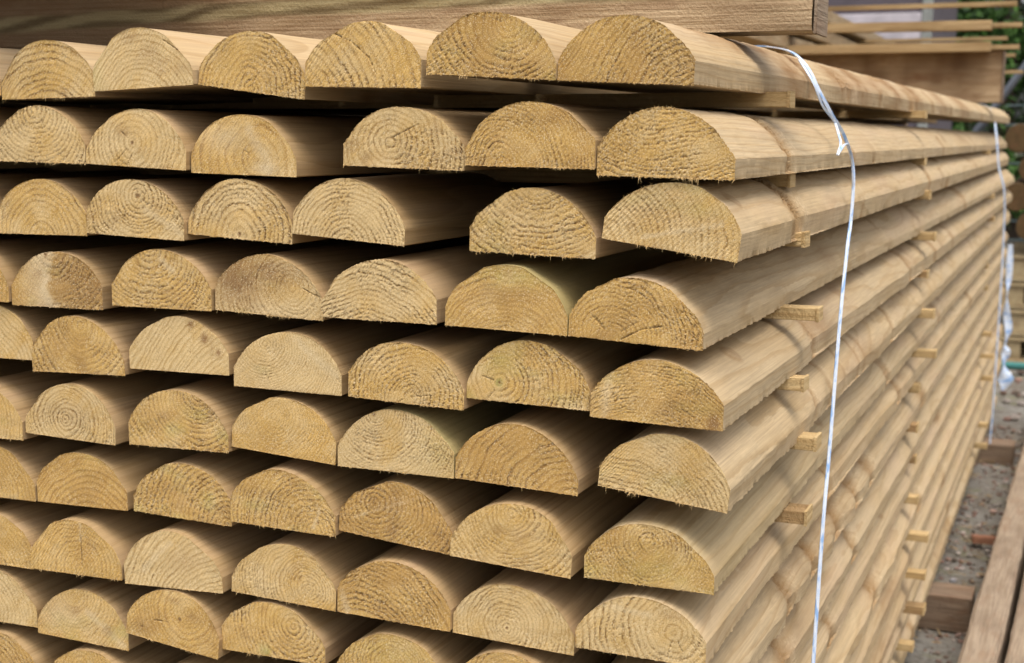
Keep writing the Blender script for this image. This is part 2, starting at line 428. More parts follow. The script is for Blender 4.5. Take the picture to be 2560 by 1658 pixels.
    if rng.random() < .28: green = np.maximum(green, .5*np.clip(fbm(xm/30+sx, zm/16, seed+72, 2)*1.6-.25, 0, 1))
    if rng.random() < .6: stain = np.maximum(stain, .55*np.clip(fbm(xm/20+sx, zm/14, seed+73, 3)*1.7-.45, 0, 1))
    # relief (towards -y is out)
    spk = ss(.66, .82, vn(xm/.85+sx, zm/.75, seed+51))*np.clip(tm*(.35+late), 0, 1); pale = np.maximum(pale, .9*spk); pit = pit*(1-.8*spk)
    out = .00030*(vn(q/.6, al/2.2+sx, seed+50)-.5)*(.5+1.2*tm)+.00035*spk
    out = out+.00022*lines+.0004*fbm(xm/14, zm/14+sx, seed+52)-.00065*pit-.0005*crk
    # ragged rim
    rim = np.minimum(np.minimum(v[None, :], 1-v[None, :])*h*1000, (1-np.abs(u))[:, None]*hw*1000)
    out = out*ss(0, .6, rim)-.0003
    ed = np.exp(-(v*h*1000/.9)**2)[None, :]
    Z = Z-ed*.0013*np.clip(vn(xm/.8, sx+0*xm, seed+53)-.35, 0, 1)*(.4+.9*tear)
    et = np.exp(-((1-v)*h*1000/1.0)**2)[None, :]
    jag = (vn(xm/.75+sx, zm/.75, seed+54)-.42)*.0010*(.35+1.0*tear)
    Z = Z+et*jag*.8; X = X+et*jag*np.sign(X)*np.abs(X/hw)**2
    V = np.stack([X, -out-.0002, Z], -1).reshape(-1, 3)
    F = grid_faces(nu, nv)
    late_f = np.clip(late, 0, 1)
    A = np.stack([late_f.ravel(), np.clip(pit, 0, 1).ravel(), np.clip(tone, 0, 1).ravel(), np.ones(X.size)], -1)
    B = np.stack([np.clip(stain, 0, 1).ravel(), np.clip(pale, 0, 1).ravel(), np.clip(green, 0, 1).ravel(), warm.ravel()], -1)
    # outline for fibres
    bx = np.linspace(-hw, hw, 150)
    P1 = np.stack([bx, np.zeros(150), np.zeros(150)], -1); N1 = np.tile([0.1, -.25, -1.0], (150, 1))
    ta = np.linspace(math.pi, 0, 120); ax = np.cos(ta)*hw
    P2 = np.stack([ax, np.zeros(120), top(ax)], -1); N2 = np.stack([np.cos(ta)*.8, np.full(120, -.5), np.sin(ta)], -1)
    fr = st.get('fr', .04+.62*rng.random()**2)
    v1, f1 = fibres(P1, N1, rng, int(8+180*fr), .0005, .0018+.0042*fr, .00028)
    v2, f2 = fibres(P2, N2, rng, int(20+170*fr), .0005, .0012+.0024*fr, .00024)
    n0 = len(V)
    Fq = np.concatenate([F, np.concatenate([f1+n0, f1[:, 2:]+n0], 1), np.concatenate([f2+n0+len(v1), f2[:, 2:]+n0+len(v1)], 1)])
    tri = np.concatenate([f1+n0, f2+n0+len(v1)])
    V = np.concatenate([V, v1, v2])
    nf_ = len(v1)+len(v2)
    A = np.concatenate([A, np.tile([.15, 0, .62, 1], (nf_, 1))]); B = np.concatenate([B, np.tile([0, .30, 0, .5], (nf_, 1))])
    wp = np.stack([V[:, 0]+wx, V[:, 1]+seed*2.3, V[:, 2]+wx*.7], -1)
    me = bpy.data.meshes.new("sawn_end")
    nq = len(F); nt_ = len(tri)
    me.vertices.add(len(V)); me.vertices.foreach_set("co", V.astype(np.float32).ravel())
    me.loops.add(nq*4+nt_*3); me.loops.foreach_set("vertex_index", np.concatenate([F.ravel(), tri.ravel()]).astype(np.int32))
    me.polygons.add(nq+nt_); me.polygons.foreach_set("loop_start", np.concatenate([np.arange(nq)*4, nq*4+np.arange(nt_)*3]).astype(np.int32))
    me.update(calc_edges=True)
    me.materials.append(M_END)
    me.polygons.foreach_set("use_smooth", np.concatenate([np.ones(nq, bool), np.zeros(nt_, bool)]))
    for nm, ty, arr, key in (('fa', 'FLOAT_COLOR', A, 'color'), ('fb', 'FLOAT_COLOR', B, 'color'), ('wpos', 'FLOAT_VECTOR', wp, 'vector')):
        at = me.attributes.new(nm, ty, 'POINT'); at.data.foreach_set(key, arr.astype(np.float32).ravel())
    o = bpy.data.objects.new("sawn_end", me); COL.objects.link(o); o.parent = parent
    return o

# x (left), z, width, tilt in degrees, height -- millimetres; rows from the top, rails from the left
ROWS = [
[(-741.2,616.1,100,1.8,46.5),(-639.7,615.1,100,1.2,48.7),(-539.1,622.5,99.7,2.7,48.5),(-439,618.9,100.5,-7.4,47.4),(-334.6,621.5,100.7,-1.2,49.5),(-229.1,628,104.4,-3.1,47.4),(-124.4,622.8,102.1,-2.6,47)],
[(-751.9,561.1,100,-0.1,48.4),(-648.3,560.4,97.5,-0.8,47.3),(-550,557.6,101.5,-2.5,47.5),(-447,552.4,100.3,-1.2,48.8),(-302.9,559.9,104,-1.6,46.8),(-197,561.9,103,-0.9,47.3),(-93.3,555.7,101.5,-1.2,48.8)],
[(-756,496.4,100,0.8,50.5),(-653.3,497.6,97.7,0.4,48.2),(-553.8,498.9,100,-2,48.4),(-452.7,500.2,100.1,-3,48.8),(-351.7,502.9,100.6,-3.9,47.1),(-195.7,496.7,101.3,-1.4,49.2),(-90.2,503.8,101.8,-7.9,48.9)],
[(-742.5,436.7,100,-0.4,50.5),(-641.3,434.1,99.3,0.3,49.1),(-530.4,439.3,101.3,0.1,49.3),(-427.1,438.6,102.8,-2,48.8),(-323.1,440.5,101.9,-0.2,47.6),(-214.3,438.9,100,-1.4,50),(-113.7,435.5,102.6,-2.7,47.8)],
[(-722.1,384,100,0.6,49.6),(-620.4,377.1,100.4,1.6,49.7),(-516.8,385.1,101.1,0.5,46.9),(-411.3,376.7,102.2,-0.5,48.7),(-300.3,375.9,101.5,-1.8,48.3),(-198.1,382.5,100.9,-1.2,48.7),(-95.3,376.9,100.6,-1.4,46.5)],
[(-732.7,310.8,100,1.2,48.9),(-631.4,317.3,98.8,-1.6,49.1),(-518,319.2,101.9,1,50.5),(-415.6,321.7,99.7,-3.7,48.9),(-312.2,318.7,103.7,-0.1,50.1),(-207.5,317.3,101.8,-2.1,48.1),(-89.6,320.2,99.4,-6.1,48.9)],
[(-726,254.4,100,0.5,48.5),(-624.2,256.1,99.6,1.2,48.7),(-517.7,256.9,101.2,-1.6,48.8),(-415.1,260.4,100.8,-1,49.1),(-313.5,259.9,102,-5,49.2),(-210.4,254,101.2,-3.3,50.5),(-98.9,253.1,100.5,0,47.1)],
[(-731.5,190.4,100,0.3,48.6),(-630.5,194,101.4,0.9,49.4),(-526.5,194.6,102.2,2.4,50.1),(-418.6,196.3,101.4,-2.2,49.2),(-313.1,195.1,102.2,-1.4,49.9),(-210.5,190,102.7,-2.1,47.9),(-105,197,102.1,-0.5,46.5)],
[(-730.6,134.4,100,0.9,50.5),(-629.9,129.4,101.4,-1.2,48.4),(-526.8,142.3,96.6,-6.1,50.5),(-429.2,145.5,101.6,0.3,48),(-315.1,135.7,101.6,-1.8,48),(-210.7,134.8,99.8,-1.6,48),(-103,136,101,-1,48)],
[(-728,76,100,.5,48.5),(-618,75,101,-1,48.5),(-512,77,100,-1,48),(-412,76,101,-.5,48),(-309,75,101,-1,48.5),(-207,76,100,-1,48),(-100,76,100.5,-1,48)],
]
P = lambda a, b: (a, b)
# look of each visible sawn end: p pith (fractions of width, height), sp ring spacing mm, t torn pits, tr torn side, s saw lines, b brightness, f features
S = {
(0,0):dict(p=(.5,.1),t=.3), (0,1):dict(p=(.5,-.6),sp=5,t=.35,s=.9,b=.05),
(0,2):dict(p=(.5,-.3),sp=4,t=.2,s=.8,b=.1,f=[('gr',.0,.35,.09,.5,.9),('cr',[(.73,.78),(.86,.6),(.99,.52)]),('st',.7,.42,.18,.06,.35)]),
(0,3):dict(p=(.5,.05),sp=4.6,t=.75,s=.2,b=.1), (0,4):dict(p=(-.15,-.35),sp=6.5,t=.6,s=.8,b=.1,f=[('cr',[(.2,.86),(.4,.7),(.56,.45),(.62,.2)])]),
(0,5):dict(p=(.62,.86),sp=4.6,t=.95,s=.2,fr=.6,b=-.02), (0,6):dict(p=(1.05,-.55),sp=4,t=.95,tr=-20,s=.35,b=-.08,f=[('st',.85,.2,.3,.4,.35)]),
(1,0):dict(p=(.5,.2),t=.4), (1,1):dict(p=(.45,.95),sp=4.4,t=1.0,s=.2,fr=.6), (1,2):dict(p=(.47,.42),sp=5,t=.3,s=.6,b=.06,f=[('kn',.47,.42,2.0),('cr',[(.42,.04),(.46,.2)])]),
(1,3):dict(p=(.62,.25),sp=7,t=.2,s=.7,b=.1,f=[('wg',[(.55,.75),(.74,.2)],6),('pa',.72,.12,.13,.15,.8),('pa',.3,.6,.25,.25,.5)]),
(1,4):dict(p=(.39,.4),sp=4.2,t=.9,tr=0,s=.2,x=14,b=.0,f=[('cr',[(.42,.5),(.62,.72)])]), (1,5):dict(p=(.3,.0),sp=3.2,t=.6,s=.55,b=.0,f=[('st',.6,.75,.35,.15,.2)]),
(1,6):dict(p=(.5,2.2),sp=3.0,t=1.25,s=.2,fr=1.0,b=-.06),
(2,0):dict(p=(.5,.3)), (2,1):dict(p=(.5,-.05),sp=5,t=.35,s=.5,b=.08), (2,2):dict(p=(.53,.72),sp=4,t=.65,s=.5,f=[('wg',[(.6,.5),(.98,.12)],3.5),('kn',.53,.72,2.2)]),
(2,3):dict(p=(.5,.05),sp=5.2,t=.75,s=.3,f=[('kn',.5,.08,2.0)],b=.02), (2,4):dict(p=(.5,-.1),sp=3.4,t=.65,s=.5,b=.08), (2,5):dict(p=(.55,1.5),sp=4.2,t=.75,s=.3,b=-.08,fr=.7),
(2,6):dict(p=(-.05,-.2),sp=4.6,t=.35,s=1.0,fr=.7,b=-.02,f=[('st',.5,.6,.35,.25,.22),('wg',[(.3,.12),(.85,.5)],2)]),
(3,0):dict(p=(.5,.3)), (3,1):dict(p=(.45,1.1),sp=4.2,t=.9,tr=0,s=.4,b=.04,f=[('half',.47),('kn',.4,.93,2.0)]), (3,2):dict(p=(.4,1.05),sp=4.2,t=.65,s=.25,b=.08,f=[('wg',[(.5,.85),(.62,.65)],3)]),
(3,3):dict(p=(.72,.5),sp=4.0,t=.55,s=.3,b=-.02,f=[('st',.2,.6,.28,.5,1.0),('st',.5,.75,.3,.25,.8),('pa',.45,.1,.25,.15,.5),('cr',[(.82,.5),(.9,.42),(1,.38)])]),
(3,4):dict(p=(.4,-1.0),sp=4.0,t=.85,s=.3,b=.1), (3,5):dict(p=(.5,-.6),sp=3.6,t=.25,s=.4,b=-.02,f=[('gr',.55,.85,.4,.2,.5),('st',.5,.55,.35,.15,.3)]),
(3,6):dict(p=(.33,.05),sp=3.3,t=.9,tr=10,s=.35,b=-.02,f=[('cr',[(.4,.03),(.55,.22),(.7,.3)]),('st',.3,.08,.1,.1,.4)]),
(4,0):dict(p=(.3,-.4),t=.15,s=.3,b=.06), (4,1):dict(p=(.55,.85),sp=4.8,t=.55,s=.25,b=.02), (4,2):dict(p=(1.5,-1.6),sp=4.2,t=.12,s=.5,b=.12,f=[('st',.64,.88,.03,.06,1.2),('st',.77,.64,.035,.09,1.3),('st',.9,.4,.03,.08,.9),('st',.84,.5,.02,.2,.4)]),
(4,3):dict(p=(.3,.78),sp=2.6,t=.4,s=.3,b=.12,f=[('wg',[(.6,.85),(.95,.35)],4)]), (4,4):dict(p=(.55,.12),sp=3.5,t=.85,s=.3,b=.03), (4,5):dict(p=(.27,.3),sp=4.2,t=.8,tr=0,s=.2,b=.05,f=[('cr',[(.13,.38),(.22,.33)]),('kn',.27,.3,1.3),('gr',.27,.3,.035,.07,1.2)]),
(4,6):dict(p=(.42,-1.2),sp=2.6,t=.65,s=.4,b=-.05,f=[('wg',[(.13,.7),(.11,.05)],4),('st',.93,.1,.05,.14,1.3),('st',.55,.3,.3,.2,.25)]),
(5,0):dict(p=(.3,.3),t=.3,s=.5), (5,1):dict(p=(.45,.35),sp=3.2,t=.4,s=.3,f=[('st',.5,.45,.3,.2,.25),('st',.15,.4,.1,.2,.2)]), (5,2):dict(p=(.72,.95),sp=4.2,t=.8,s=.3,b=.04),
(5,3):dict(p=(.4,.65),sp=2.6,t=.22,s=.35,b=.08), (5,4):dict(p=(.35,.92),sp=2.6,t=.5,s=.25,b=.03,f=[('kn',.32,.9,1.8),('gr',.85,.4,.2,.5,.35)]), (5,5):dict(p=(.95,-.35),sp=5,t=.6,s=.3,b=.0),
(5,6):dict(p=(.15,-.8),sp=3.2,t=.4,s=1.0,sl=1.7,fr=.8,b=-.02),
(6,0):dict(p=(.3,.0),t=.3,s=.7), (6,1):dict(p=(.6,-.5),sp=5.4,t=.35,s=.9,b=.1), (6,2):dict(p=(.95,.0),sp=4.6,t=1.0,s=.3,b=.06), (6,3):dict(p=(.8,.05),sp=4,t=.7,s=.3,b=.05,f=[('kn',.84,.2,1.2),('wg',[(.86,.45),(.8,.1)],1.5)]),
(6,4):dict(p=(.3,.58),sp=4,t=.65,s=.4,b=-.02,f=[('st',.3,.58,.08,.15,.35),('wg',[(.1,.25),(.7,.85)],1.2)]), (6,5):dict(p=(.5,.85),sp=3.6,t=.45,s=.25,b=.04), (6,6):dict(p=(.5,.7),sp=3,t=.6,s=.35,b=-.03,f=[('gr',.6,.4,.3,.3,.2)]),
(7,0):dict(p=(.4,-.2),t=.3,s=.7), (7,1):dict(p=(.55,.1),sp=4.2,t=.2,s=1.0,b=.06,f=[('wg',[(.57,.98),(.57,.65)],1.6),('cr',[(.57,.7),(.575,.15)])]), (7,2):dict(p=(1.05,-.7),sp=4.6,t=.35,s=.6,b=.02,f=[('wg',[(.2,.3),(.5,.8)],3),('st',.65,.5,.2,.2,.3)]),
(7,3):dict(p=(.75,.3),sp=3,t=.35,s=.4,b=.06), (7,4):dict(p=(.2,-.6),sp=4.6,t=.9,s=.3,b=.0,f=[('wg',[(.03,.4),(.09,.05)],3)]), (7,5):dict(p=(.45,.25),sp=3.2,t=.35,s=.3,b=.02,x=9,f=[('kn',.45,.25,1.2),('pa',.04,.5,.08,.12,.6)]),
(7,6):dict(p=(.76,.5),sp=5,t=.55,s=.35,b=.0,f=[('wg',[(.3,.78),(.6,.72)],2.5),('st',.76,.8,.1,.1,.4)]),
(8,0):dict(p=(.4,.2),t=.3,s=.5), (8,1):dict(p=(.4,.9),sp=4,t=.25,s=1.0,b=.12,f=[('wg',[(.55,.6),(.95,.08)],4),('st',.78,.3,.07,.12,.6),('pa',.2,.5,.25,.4,.5)]),
(8,2):dict(p=(.65,.7),sp=4,t=.2,s=.5,b=.06,f=[('kn',.17,.2,1.6),('st',.17,.22,.12,.17,.4),('kn',.57,.52,2.2),('st',.72,.62,.14,.1,.45),('kn',.9,.72,2.2),('cr',[(.3,.38),(.45,.4)])]),
(8,3):dict(p=(.7,.62),sp=4.2,t=.65,s=.3,b=.03,f=[('gr',.42,.1,.05,.1,1.3)]), (8,4):dict(p=(.5,.4),sp=3.2,t=.4,s=.3,f=[('gr',.5,.7,.4,.3,.3)]), (8,5):dict(p=(.5,.4),sp=4,t=.5), (8,6):dict(p=(.5,.4),sp=4,t=.5),
}
DESC = {
(0,0):"pinkish top barely in view", (0,1):"broad arching rings and diagonal saw lines", (0,2):"green left corner and split right edge", (0,3):"torn rings around a low centre",
(0,4):"curved crack and loose flap below", (0,5):"bark-rough rings centred near its crown", (0,6):"torn brown rings rising to the right",
(1,0):"sawn end cut by picture edge", (1,1):"coarse torn rings sagging from crown", (1,2):"small purplish pith in its middle", (1,3):"pale wedge and smooth cross-hatched sawing",
(1,4):"round bullseye rings left of centre", (1,5):"fine arching rings low left", (1,6):"shaggy flecked end and brown torn bands",
(2,0):"shaded side at picture edge", (2,1):"smooth yellow arches", (2,2):"dark pith high and pale diagonal streak", (2,3):"bold arches around a dark bottom notch", (2,4):"close even arches on pale yellow",
(2,5):"orange sagging rings and frayed base", (2,6):"cross-hatched end and deep fuzzy groove",
(3,0):"narrow end cut by picture edge", (3,1):"half pale and half torn brown", (3,2):"sagging bowl-like rings", (3,3):"dark brown stained left half", (3,4):"flat stripe-like rings and knotty top", (3,5):"greenish crown over faint arches",
(3,6):"cracked base and ragged right rings",
(4,0):"smooth pale end cut by edge", (4,1):"flecked end with broad sagging rings", (4,2):"smooth end with reddish resin marks", (4,3):"small bullseye high left, pale torn shoulder", (4,4):"ragged arches and fallen splinters", (4,5):"pale green pith low left",
(4,6):"bark pocket at its lower right",
(5,0):"pale end under a frayed top", (5,1):"pinkish brown blotched face", (5,2):"wide sagging rings and hairy crown", (5,3):"fine bullseye and smooth pale face", (5,4):"knot at crown and yellow right side", (5,5):"wide arches rising from lower right",
(5,6):"fine diagonal sawing and hairy base",
(6,0):"sawn stripes cut by picture edge", (6,1):"neat arches under bright slanting sawing", (6,2):"deep dark pitted rings", (6,3):"small knot at its lower right", (6,4):"reddish off-centre pith and slanting scratch", (6,5):"rings dipping from its crown",
(6,6):"greenish flecked face", (7,0):"sloping end cut by picture edge", (7,1):"upright pale split in its face", (7,2):"streaky yellow brown slanting grain", (7,3):"plain flecked face with faint rings",
(7,4):"steep pitted arcs and pale left corner", (7,5):"tight bullseye and frayed left shoulder", (7,6):"swirling rings and notched crown",
(8,0):"rough end cut by picture corner", (8,1):"pale end with orange streak, cracked top", (8,2):"two small dark knots", (8,3):"green paint speck by its base", (8,4):"greenish crown, base below frame", (8,5):"crown just above frame bottom", (8,6):"mostly below the frame",
}
ORD = ["top", "second", "third", "fourth", "fifth", "sixth", "seventh", "eighth", "ninth", "tenth", "eleventh", "twelfth", "thirteenth", "fourteenth", "fifteenth", "bottom"]
FROMR = ["rightmost", "second from right", "third from right", "fourth from right", "fifth from right", "sixth from right", "seventh from right", "eighth from right", "ninth from right"]
# features along the right-hand rails: g torn band, k knot, b bulge, s stain
RF = {
0:[('g',.30,.05,.0004,0),('g',.42,.006,.001,.0012),('g',.62,.01,.001,0),('g',.66,.02,.0004,0),('g',.92,.008,.001,0),('g',1.02,.03,.0006,0),('g',1.25,.02,.0016,.001),('g',1.34,.01,.001,0),('g',1.58,.012,.001,0),('g',1.9,.02,.001,0),('g',2.3,.015,.001,0),('g',2.71,.02,.001,0),('s',.12,60,.05,.5,.9),('s',.20,45,.05,.4,.9),('s',.36,10,.06,.6,1.1),('s',.30,40,.05,.4,.8),('s',.62,20,.06,.5,.8),('s',.93,20,.10,.5,.8),('s',.44,35,.035,1.2,1.2),('s',.78,40,.07,1.2,1.1),('s',1.10,45,.06,1.3,1.2),('s',1.36,45,.09,1.3,1.1),('s',1.75,45,.08,1.3,1.0),('s',2.2,45,.12,1.3,1.0)],
1:[('g',.205,.0105,.0040,.0020),('b',.25,.03,.0012),('g',.56,.006,.001,0),('g',.72,.007,.0016,.0006),('g',1.17,.009,.0015,0),('g',1.64,.01,.001,0),('g',2.39,.015,.001,0),('g',3.0,.015,.001,0),('s',.16,85,.02,.2,.5)],
2:[('g',.215,.012,.0044,.0022),('s',.40,70,.012,.35,.7),('s',.34,75,.008,.3,.6),('g',.60,.004,.0008,0),('g',.87,.008,.0026,.001),('g',1.27,.009,.0015,-.001),('g',1.65,.014,.001,-.001),('g',2.4,.015,.0012,0),('k',.035,40,.004,.0008)],
3:[('s',.40,40,.05,.25,.5),('s',.12,60,.06,.5,.4),('k',.84,35,.008,.001),('g',.99,.004,.001,0),('b',1.3,.05,.0015),('g',1.5,.01,.001,0),('g',2.2,.02,.001,0),('g',3.0,.02,.001,0)],
4:[('k',.105,42,.0055,.0022),('b',.30,.06,.0016),('g',.365,.009,.0028,.0022),('s',.42,20,.05,.6,.7),('k',.60,40,.007,.001),('b',1.0,.06,.0026),('g',1.12,.012,.0035,.002),('s',1.2,40,.03,.7,.5),('g',1.46,.01,.001,0),('b',1.75,.06,.0018),('g',1.88,.014,.002,.001),('g',2.6,.02,.0015,0),('s',.06,70,.05,.4,.35)],
5:[('g',.355,.007,.0022,.0012),('b',.31,.03,.0022),('g',.43,.006,.001,0),('g',.53,.005,.0016,.0004),('g',.62,.005,.0016,.0004),('g',.66,.006,.0014,.0004),('b',.78,.05,.0018),('g',.85,.010,.003,.0015),('g',1.2,.012,.001,0),('b',1.5,.06,.002),('g',1.62,.012,.002,0),('g',2.3,.02,.0015,0),('g',3.0,.02,.001,0)],
6:[('b',.9,.05,.0016),('g',.99,.012,.003,.0018),('g',.86,.006,.001,0),('b',1.5,.06,.0024),('g',1.6,.014,.003,.001),('g',2.3,.02,.002,0),('k',.5,35,.006,.001),('gr',.25)],
7:[('k',.24,45,.006,.0018),('b',.46,.05,.0026),('g',.54,.012,.004,.002),('s',.6,40,.05,.6,.5),('b',.95,.06,.0026),('g',1.04,.014,.004,.001),('s',1.2,30,.06,.6,.5),('g',1.7,.02,.002,0),('g',2.4,.02,.002,0),('s',.15,60,.05,.5,.6),('s',.32,50,.06,.5,.5)],
8:[('b',.27,.03,.003),('g',.32,.012,.004,.001),('b',.38,.03,.003),('g',.44,.01,.004,0),('b',.52,.04,.004),('g',.6,.014,.005,.001),('b',.68,.03,.004),('g',.74,.014,.005,.001),('s',.5,30,.2,.8,.5),('g',.9,.012,.003,0),('g',1.5,.02,.003,0),('g',2.3,.02,.002,0)],
9:[('b',.24,.05,.003),('g',.3,.012,.004,.001),('s',.4,40,.1,.8,.4),('b',.62,.06,.002),('g',.71,.014,.003,.001),('g',1.3,.02,.002,0)],
10:[('b',.5,.06,.002),('g',.58,.014,.003,.001),('g',1.2,.02,.003,0),('g',1.8,.02,.002,0)],
11:[('b',.8,.06,.003),('g',.87,.02,.004,.001),('g',1.5,.02,.002,0),('b',1.05,.04,.003)],
12:[('g',.7,.012,.003,.001),('k',1.3,20,.008,.001),('g',1.9,.02,.002,0)],
13:[('b',.85,.05,.004),('g',.93,.02,.006,.001),('s',.8,10,.1,.8,.6),('g',1.35,.015,.003,0),('s',1.1,10,.15,.8,.5)],
14:[('g',1.0,.012,.003,.001),('b',1.3,.06,.002),('k',1.15,10,.01,.001),('g',2.1,.02,.002,0)],
15:[('k',1.05,15,.009,.0015),('g',1.4,.012,.002,0),('g',2.2,.02,.002,0)],
}
DX4 = [.022, -.015, -.011, .035, .015, .008, .013, .018, .016, .014, .012, .012, .012, .012, .010, .008]
DZ4 = [.008, -.008, -.006, -.002, -.004, -.014]
rs = random.Random(4)
LEN = 3.99
ROWZ = []
for k in range(16):
    if k < len(ROWS): row = ROWS[k]
    else:            # rows wholly below the picture in front: only their long right sides show
        z = 76-60.6*(k-9)
        row = [(-211+rs.uniform(-3, 3), z, 100, 0, 48), (-103+rs.uniform(-4, 6), z, 100.5, rs.uniform(-1.5, .5), 48)]
    if k < 10:
        x_, z_ = row[0][0], row[0][1]
        row = [(x_-209-rs.uniform(-3, 3), z_+rs.uniform(-4, 4), 100, rs.uniform(-2, 2), 48), (x_-104, z_+rs.uniform(-4, 4), 100, rs.uniform(-2, 2), 48)]+row
    ROWZ.append(sum(r[1] for r in row)/len(row)/1000)
    n = len(row)
    for i, (x0, z0, wd, tilt, hh) in enumerate(row):
        c = 7-n+i
        right = (i == n-1)
        seed = 11+k*17+c*5
        w_, h_ = wd/1000, hh/1000
        s_ = rs.uniform(.0125, .0195)
        st = S.get((k, c), dict(p=(rs.uniform(.2, .8), rs.uniform(-.2, .9)), sp=rs.uniform(3, 5), t=rs.uniform(.2, .8), s=rs.uniform(.2, .7)))
        pith = ((st['p'][0]-.5)*w_, st['p'][1]*h_)
        tone = .5+rs.uniform(-.14, .14)+st.get('b', 0)*.5
        ft = RF.get(k) if right else [('g', rs.uniform(.08, .9), .006, .0012, .0004)]+([('k', rs.uniform(.05, .25), rs.uniform(50, 120), .006, .0012)] if rs.random() < .35 else [])
        if right and k > 0:
            ft = [f for f in ft if f[1] < .8 or f[0] == 'b' or rs.random() < .62]
            ft = [(f[0], f[1]+(rs.uniform(-.09, .09) if f[1] > .8 else 0))+tuple(f[2:]) if f[0] != 'gr' else f for f in ft]
            ft += [('k', rs.uniform(.5, 3.0), rs.uniform(5, 80), rs.uniform(.005, .010), rs.uniform(.0008, .002)) for _ in range(3)]+[('s', rs.uniform(.3, 2.5), rs.uniform(5, 70), rs.uniform(.02, .12), rs.uniform(.1, .5), rs.uniform(.3, .8)) for _ in range(2)]
        if (k, c) == (3, 4): ft = [('k', .10, 55, .010, .002), ('s', .07, 40, .03, .5, .5)]
        if (k, c) == (4, 3): ft = [('k', .035, 60, .006, .0025), ('s', .03, 45, .03, .5, .6)]
        if (k, c) == (8, 1): ft = [('s', .02, 70, .05, .05, 1.3)]
        if (k, c) == (4, 4): ft = [('k', .10, 45, .006, .0015)]
        if (k, c) in ((3, 5), (5, 4)): ft = [('gr', .9)]
        L = LEN+rs.uniform(-.03, .02)
        body = rail_body("half_round_rail", w_, h_, s_, L, seed, pith, right, ft, ny=(70 if k == 0 else 30), npf=(46 if right else 34), tone=tone, gap_light=(1.0 if right else (.8 if k == 0 else .12)))  # inner rails take the darker colour, standing in for gap shade
        yoff = rs.uniform(-.0035, .0035)
        body.location = ((x0+wd/2)/1000, yoff, z0/1000)
        dz = DZ4[k] if k < 6 else -.012-.003*(k-6)
        dx = DX4[k] if right else rs.uniform(-.004, .004)
        body.rotation_euler = (dz/4, -R(tilt), -dx/4)
        if right and k in (1, 2):
            y0g = .205 if k == 1 else .215
            rg_ = np.random.default_rng(seed); topf = outline_fn(w_, h_, s_, seed); Vs = []; Fs = []; o_ = 0
            for q_ in range(420 if k == 2 else 220):
                t_ = rg_.uniform(.02, 1.9); xx = math.cos(t_)*w_/2; zz = float(topf(xx)) if rg_.random() < .75 or t_ > .3 else rg_.uniform(0, s_)
                if t_ < .3 and zz < s_: xx = w_/2
                yy_ = y0g-(.016*math.cos(t_)**2-.008)*math.sin(y0g*31)+rg_.normal(.002, .006)
                nn = np.array([math.cos(t_)*.9, 0, math.sin(t_)]); nn /= np.linalg.norm(nn)
                p_ = np.array([xx, yy_, zz])-nn*.003
                v_, f_ = fibres(p_[None], nn[None]*.7+np.array([[0, .25, -.25]]), rg_, 1, .003, .0075, .0004)
                Vs.append(v_); Fs.append(f_+o_); o_ += len(v_)
            Vs = np.concatenate(Vs); Fs = np.concatenate(Fs); on = np.ones(len(Vs))
            gv = np.repeat(rg_.uniform(.1, 1, len(Vs)//4+1), 4)[:len(Vs)]
            mesh_obj("torn_fibres", Vs, Fs, M_RAIL, body, False, {'wpos': ('FLOAT_VECTOR', Vs+.3), 'ba': ('FLOAT_COLOR', np.stack([gv, 0*on, .5*on, on], -1)), 'bb': ('FLOAT_COLOR', np.stack([0*on, 0*on, 0*on, on], -1))})
        if k < 10: rail_end(w_, h_, s_, seed, st, body, c*.31+k*.17)
        pos = "%s in the %s row" % (FROMR[6-c], ORD[k])
        d = DESC.get((k, c))
        if d: lab = "half-round rail, %s, %s" % (d, pos)
        elif right: lab = "pale half-round rail, only its long side in view, %s" % pos
        else: lab = "pale half-round rail, %s" % pos
        tag(body, lab, "timber rail", "half-round rails in the big stack")

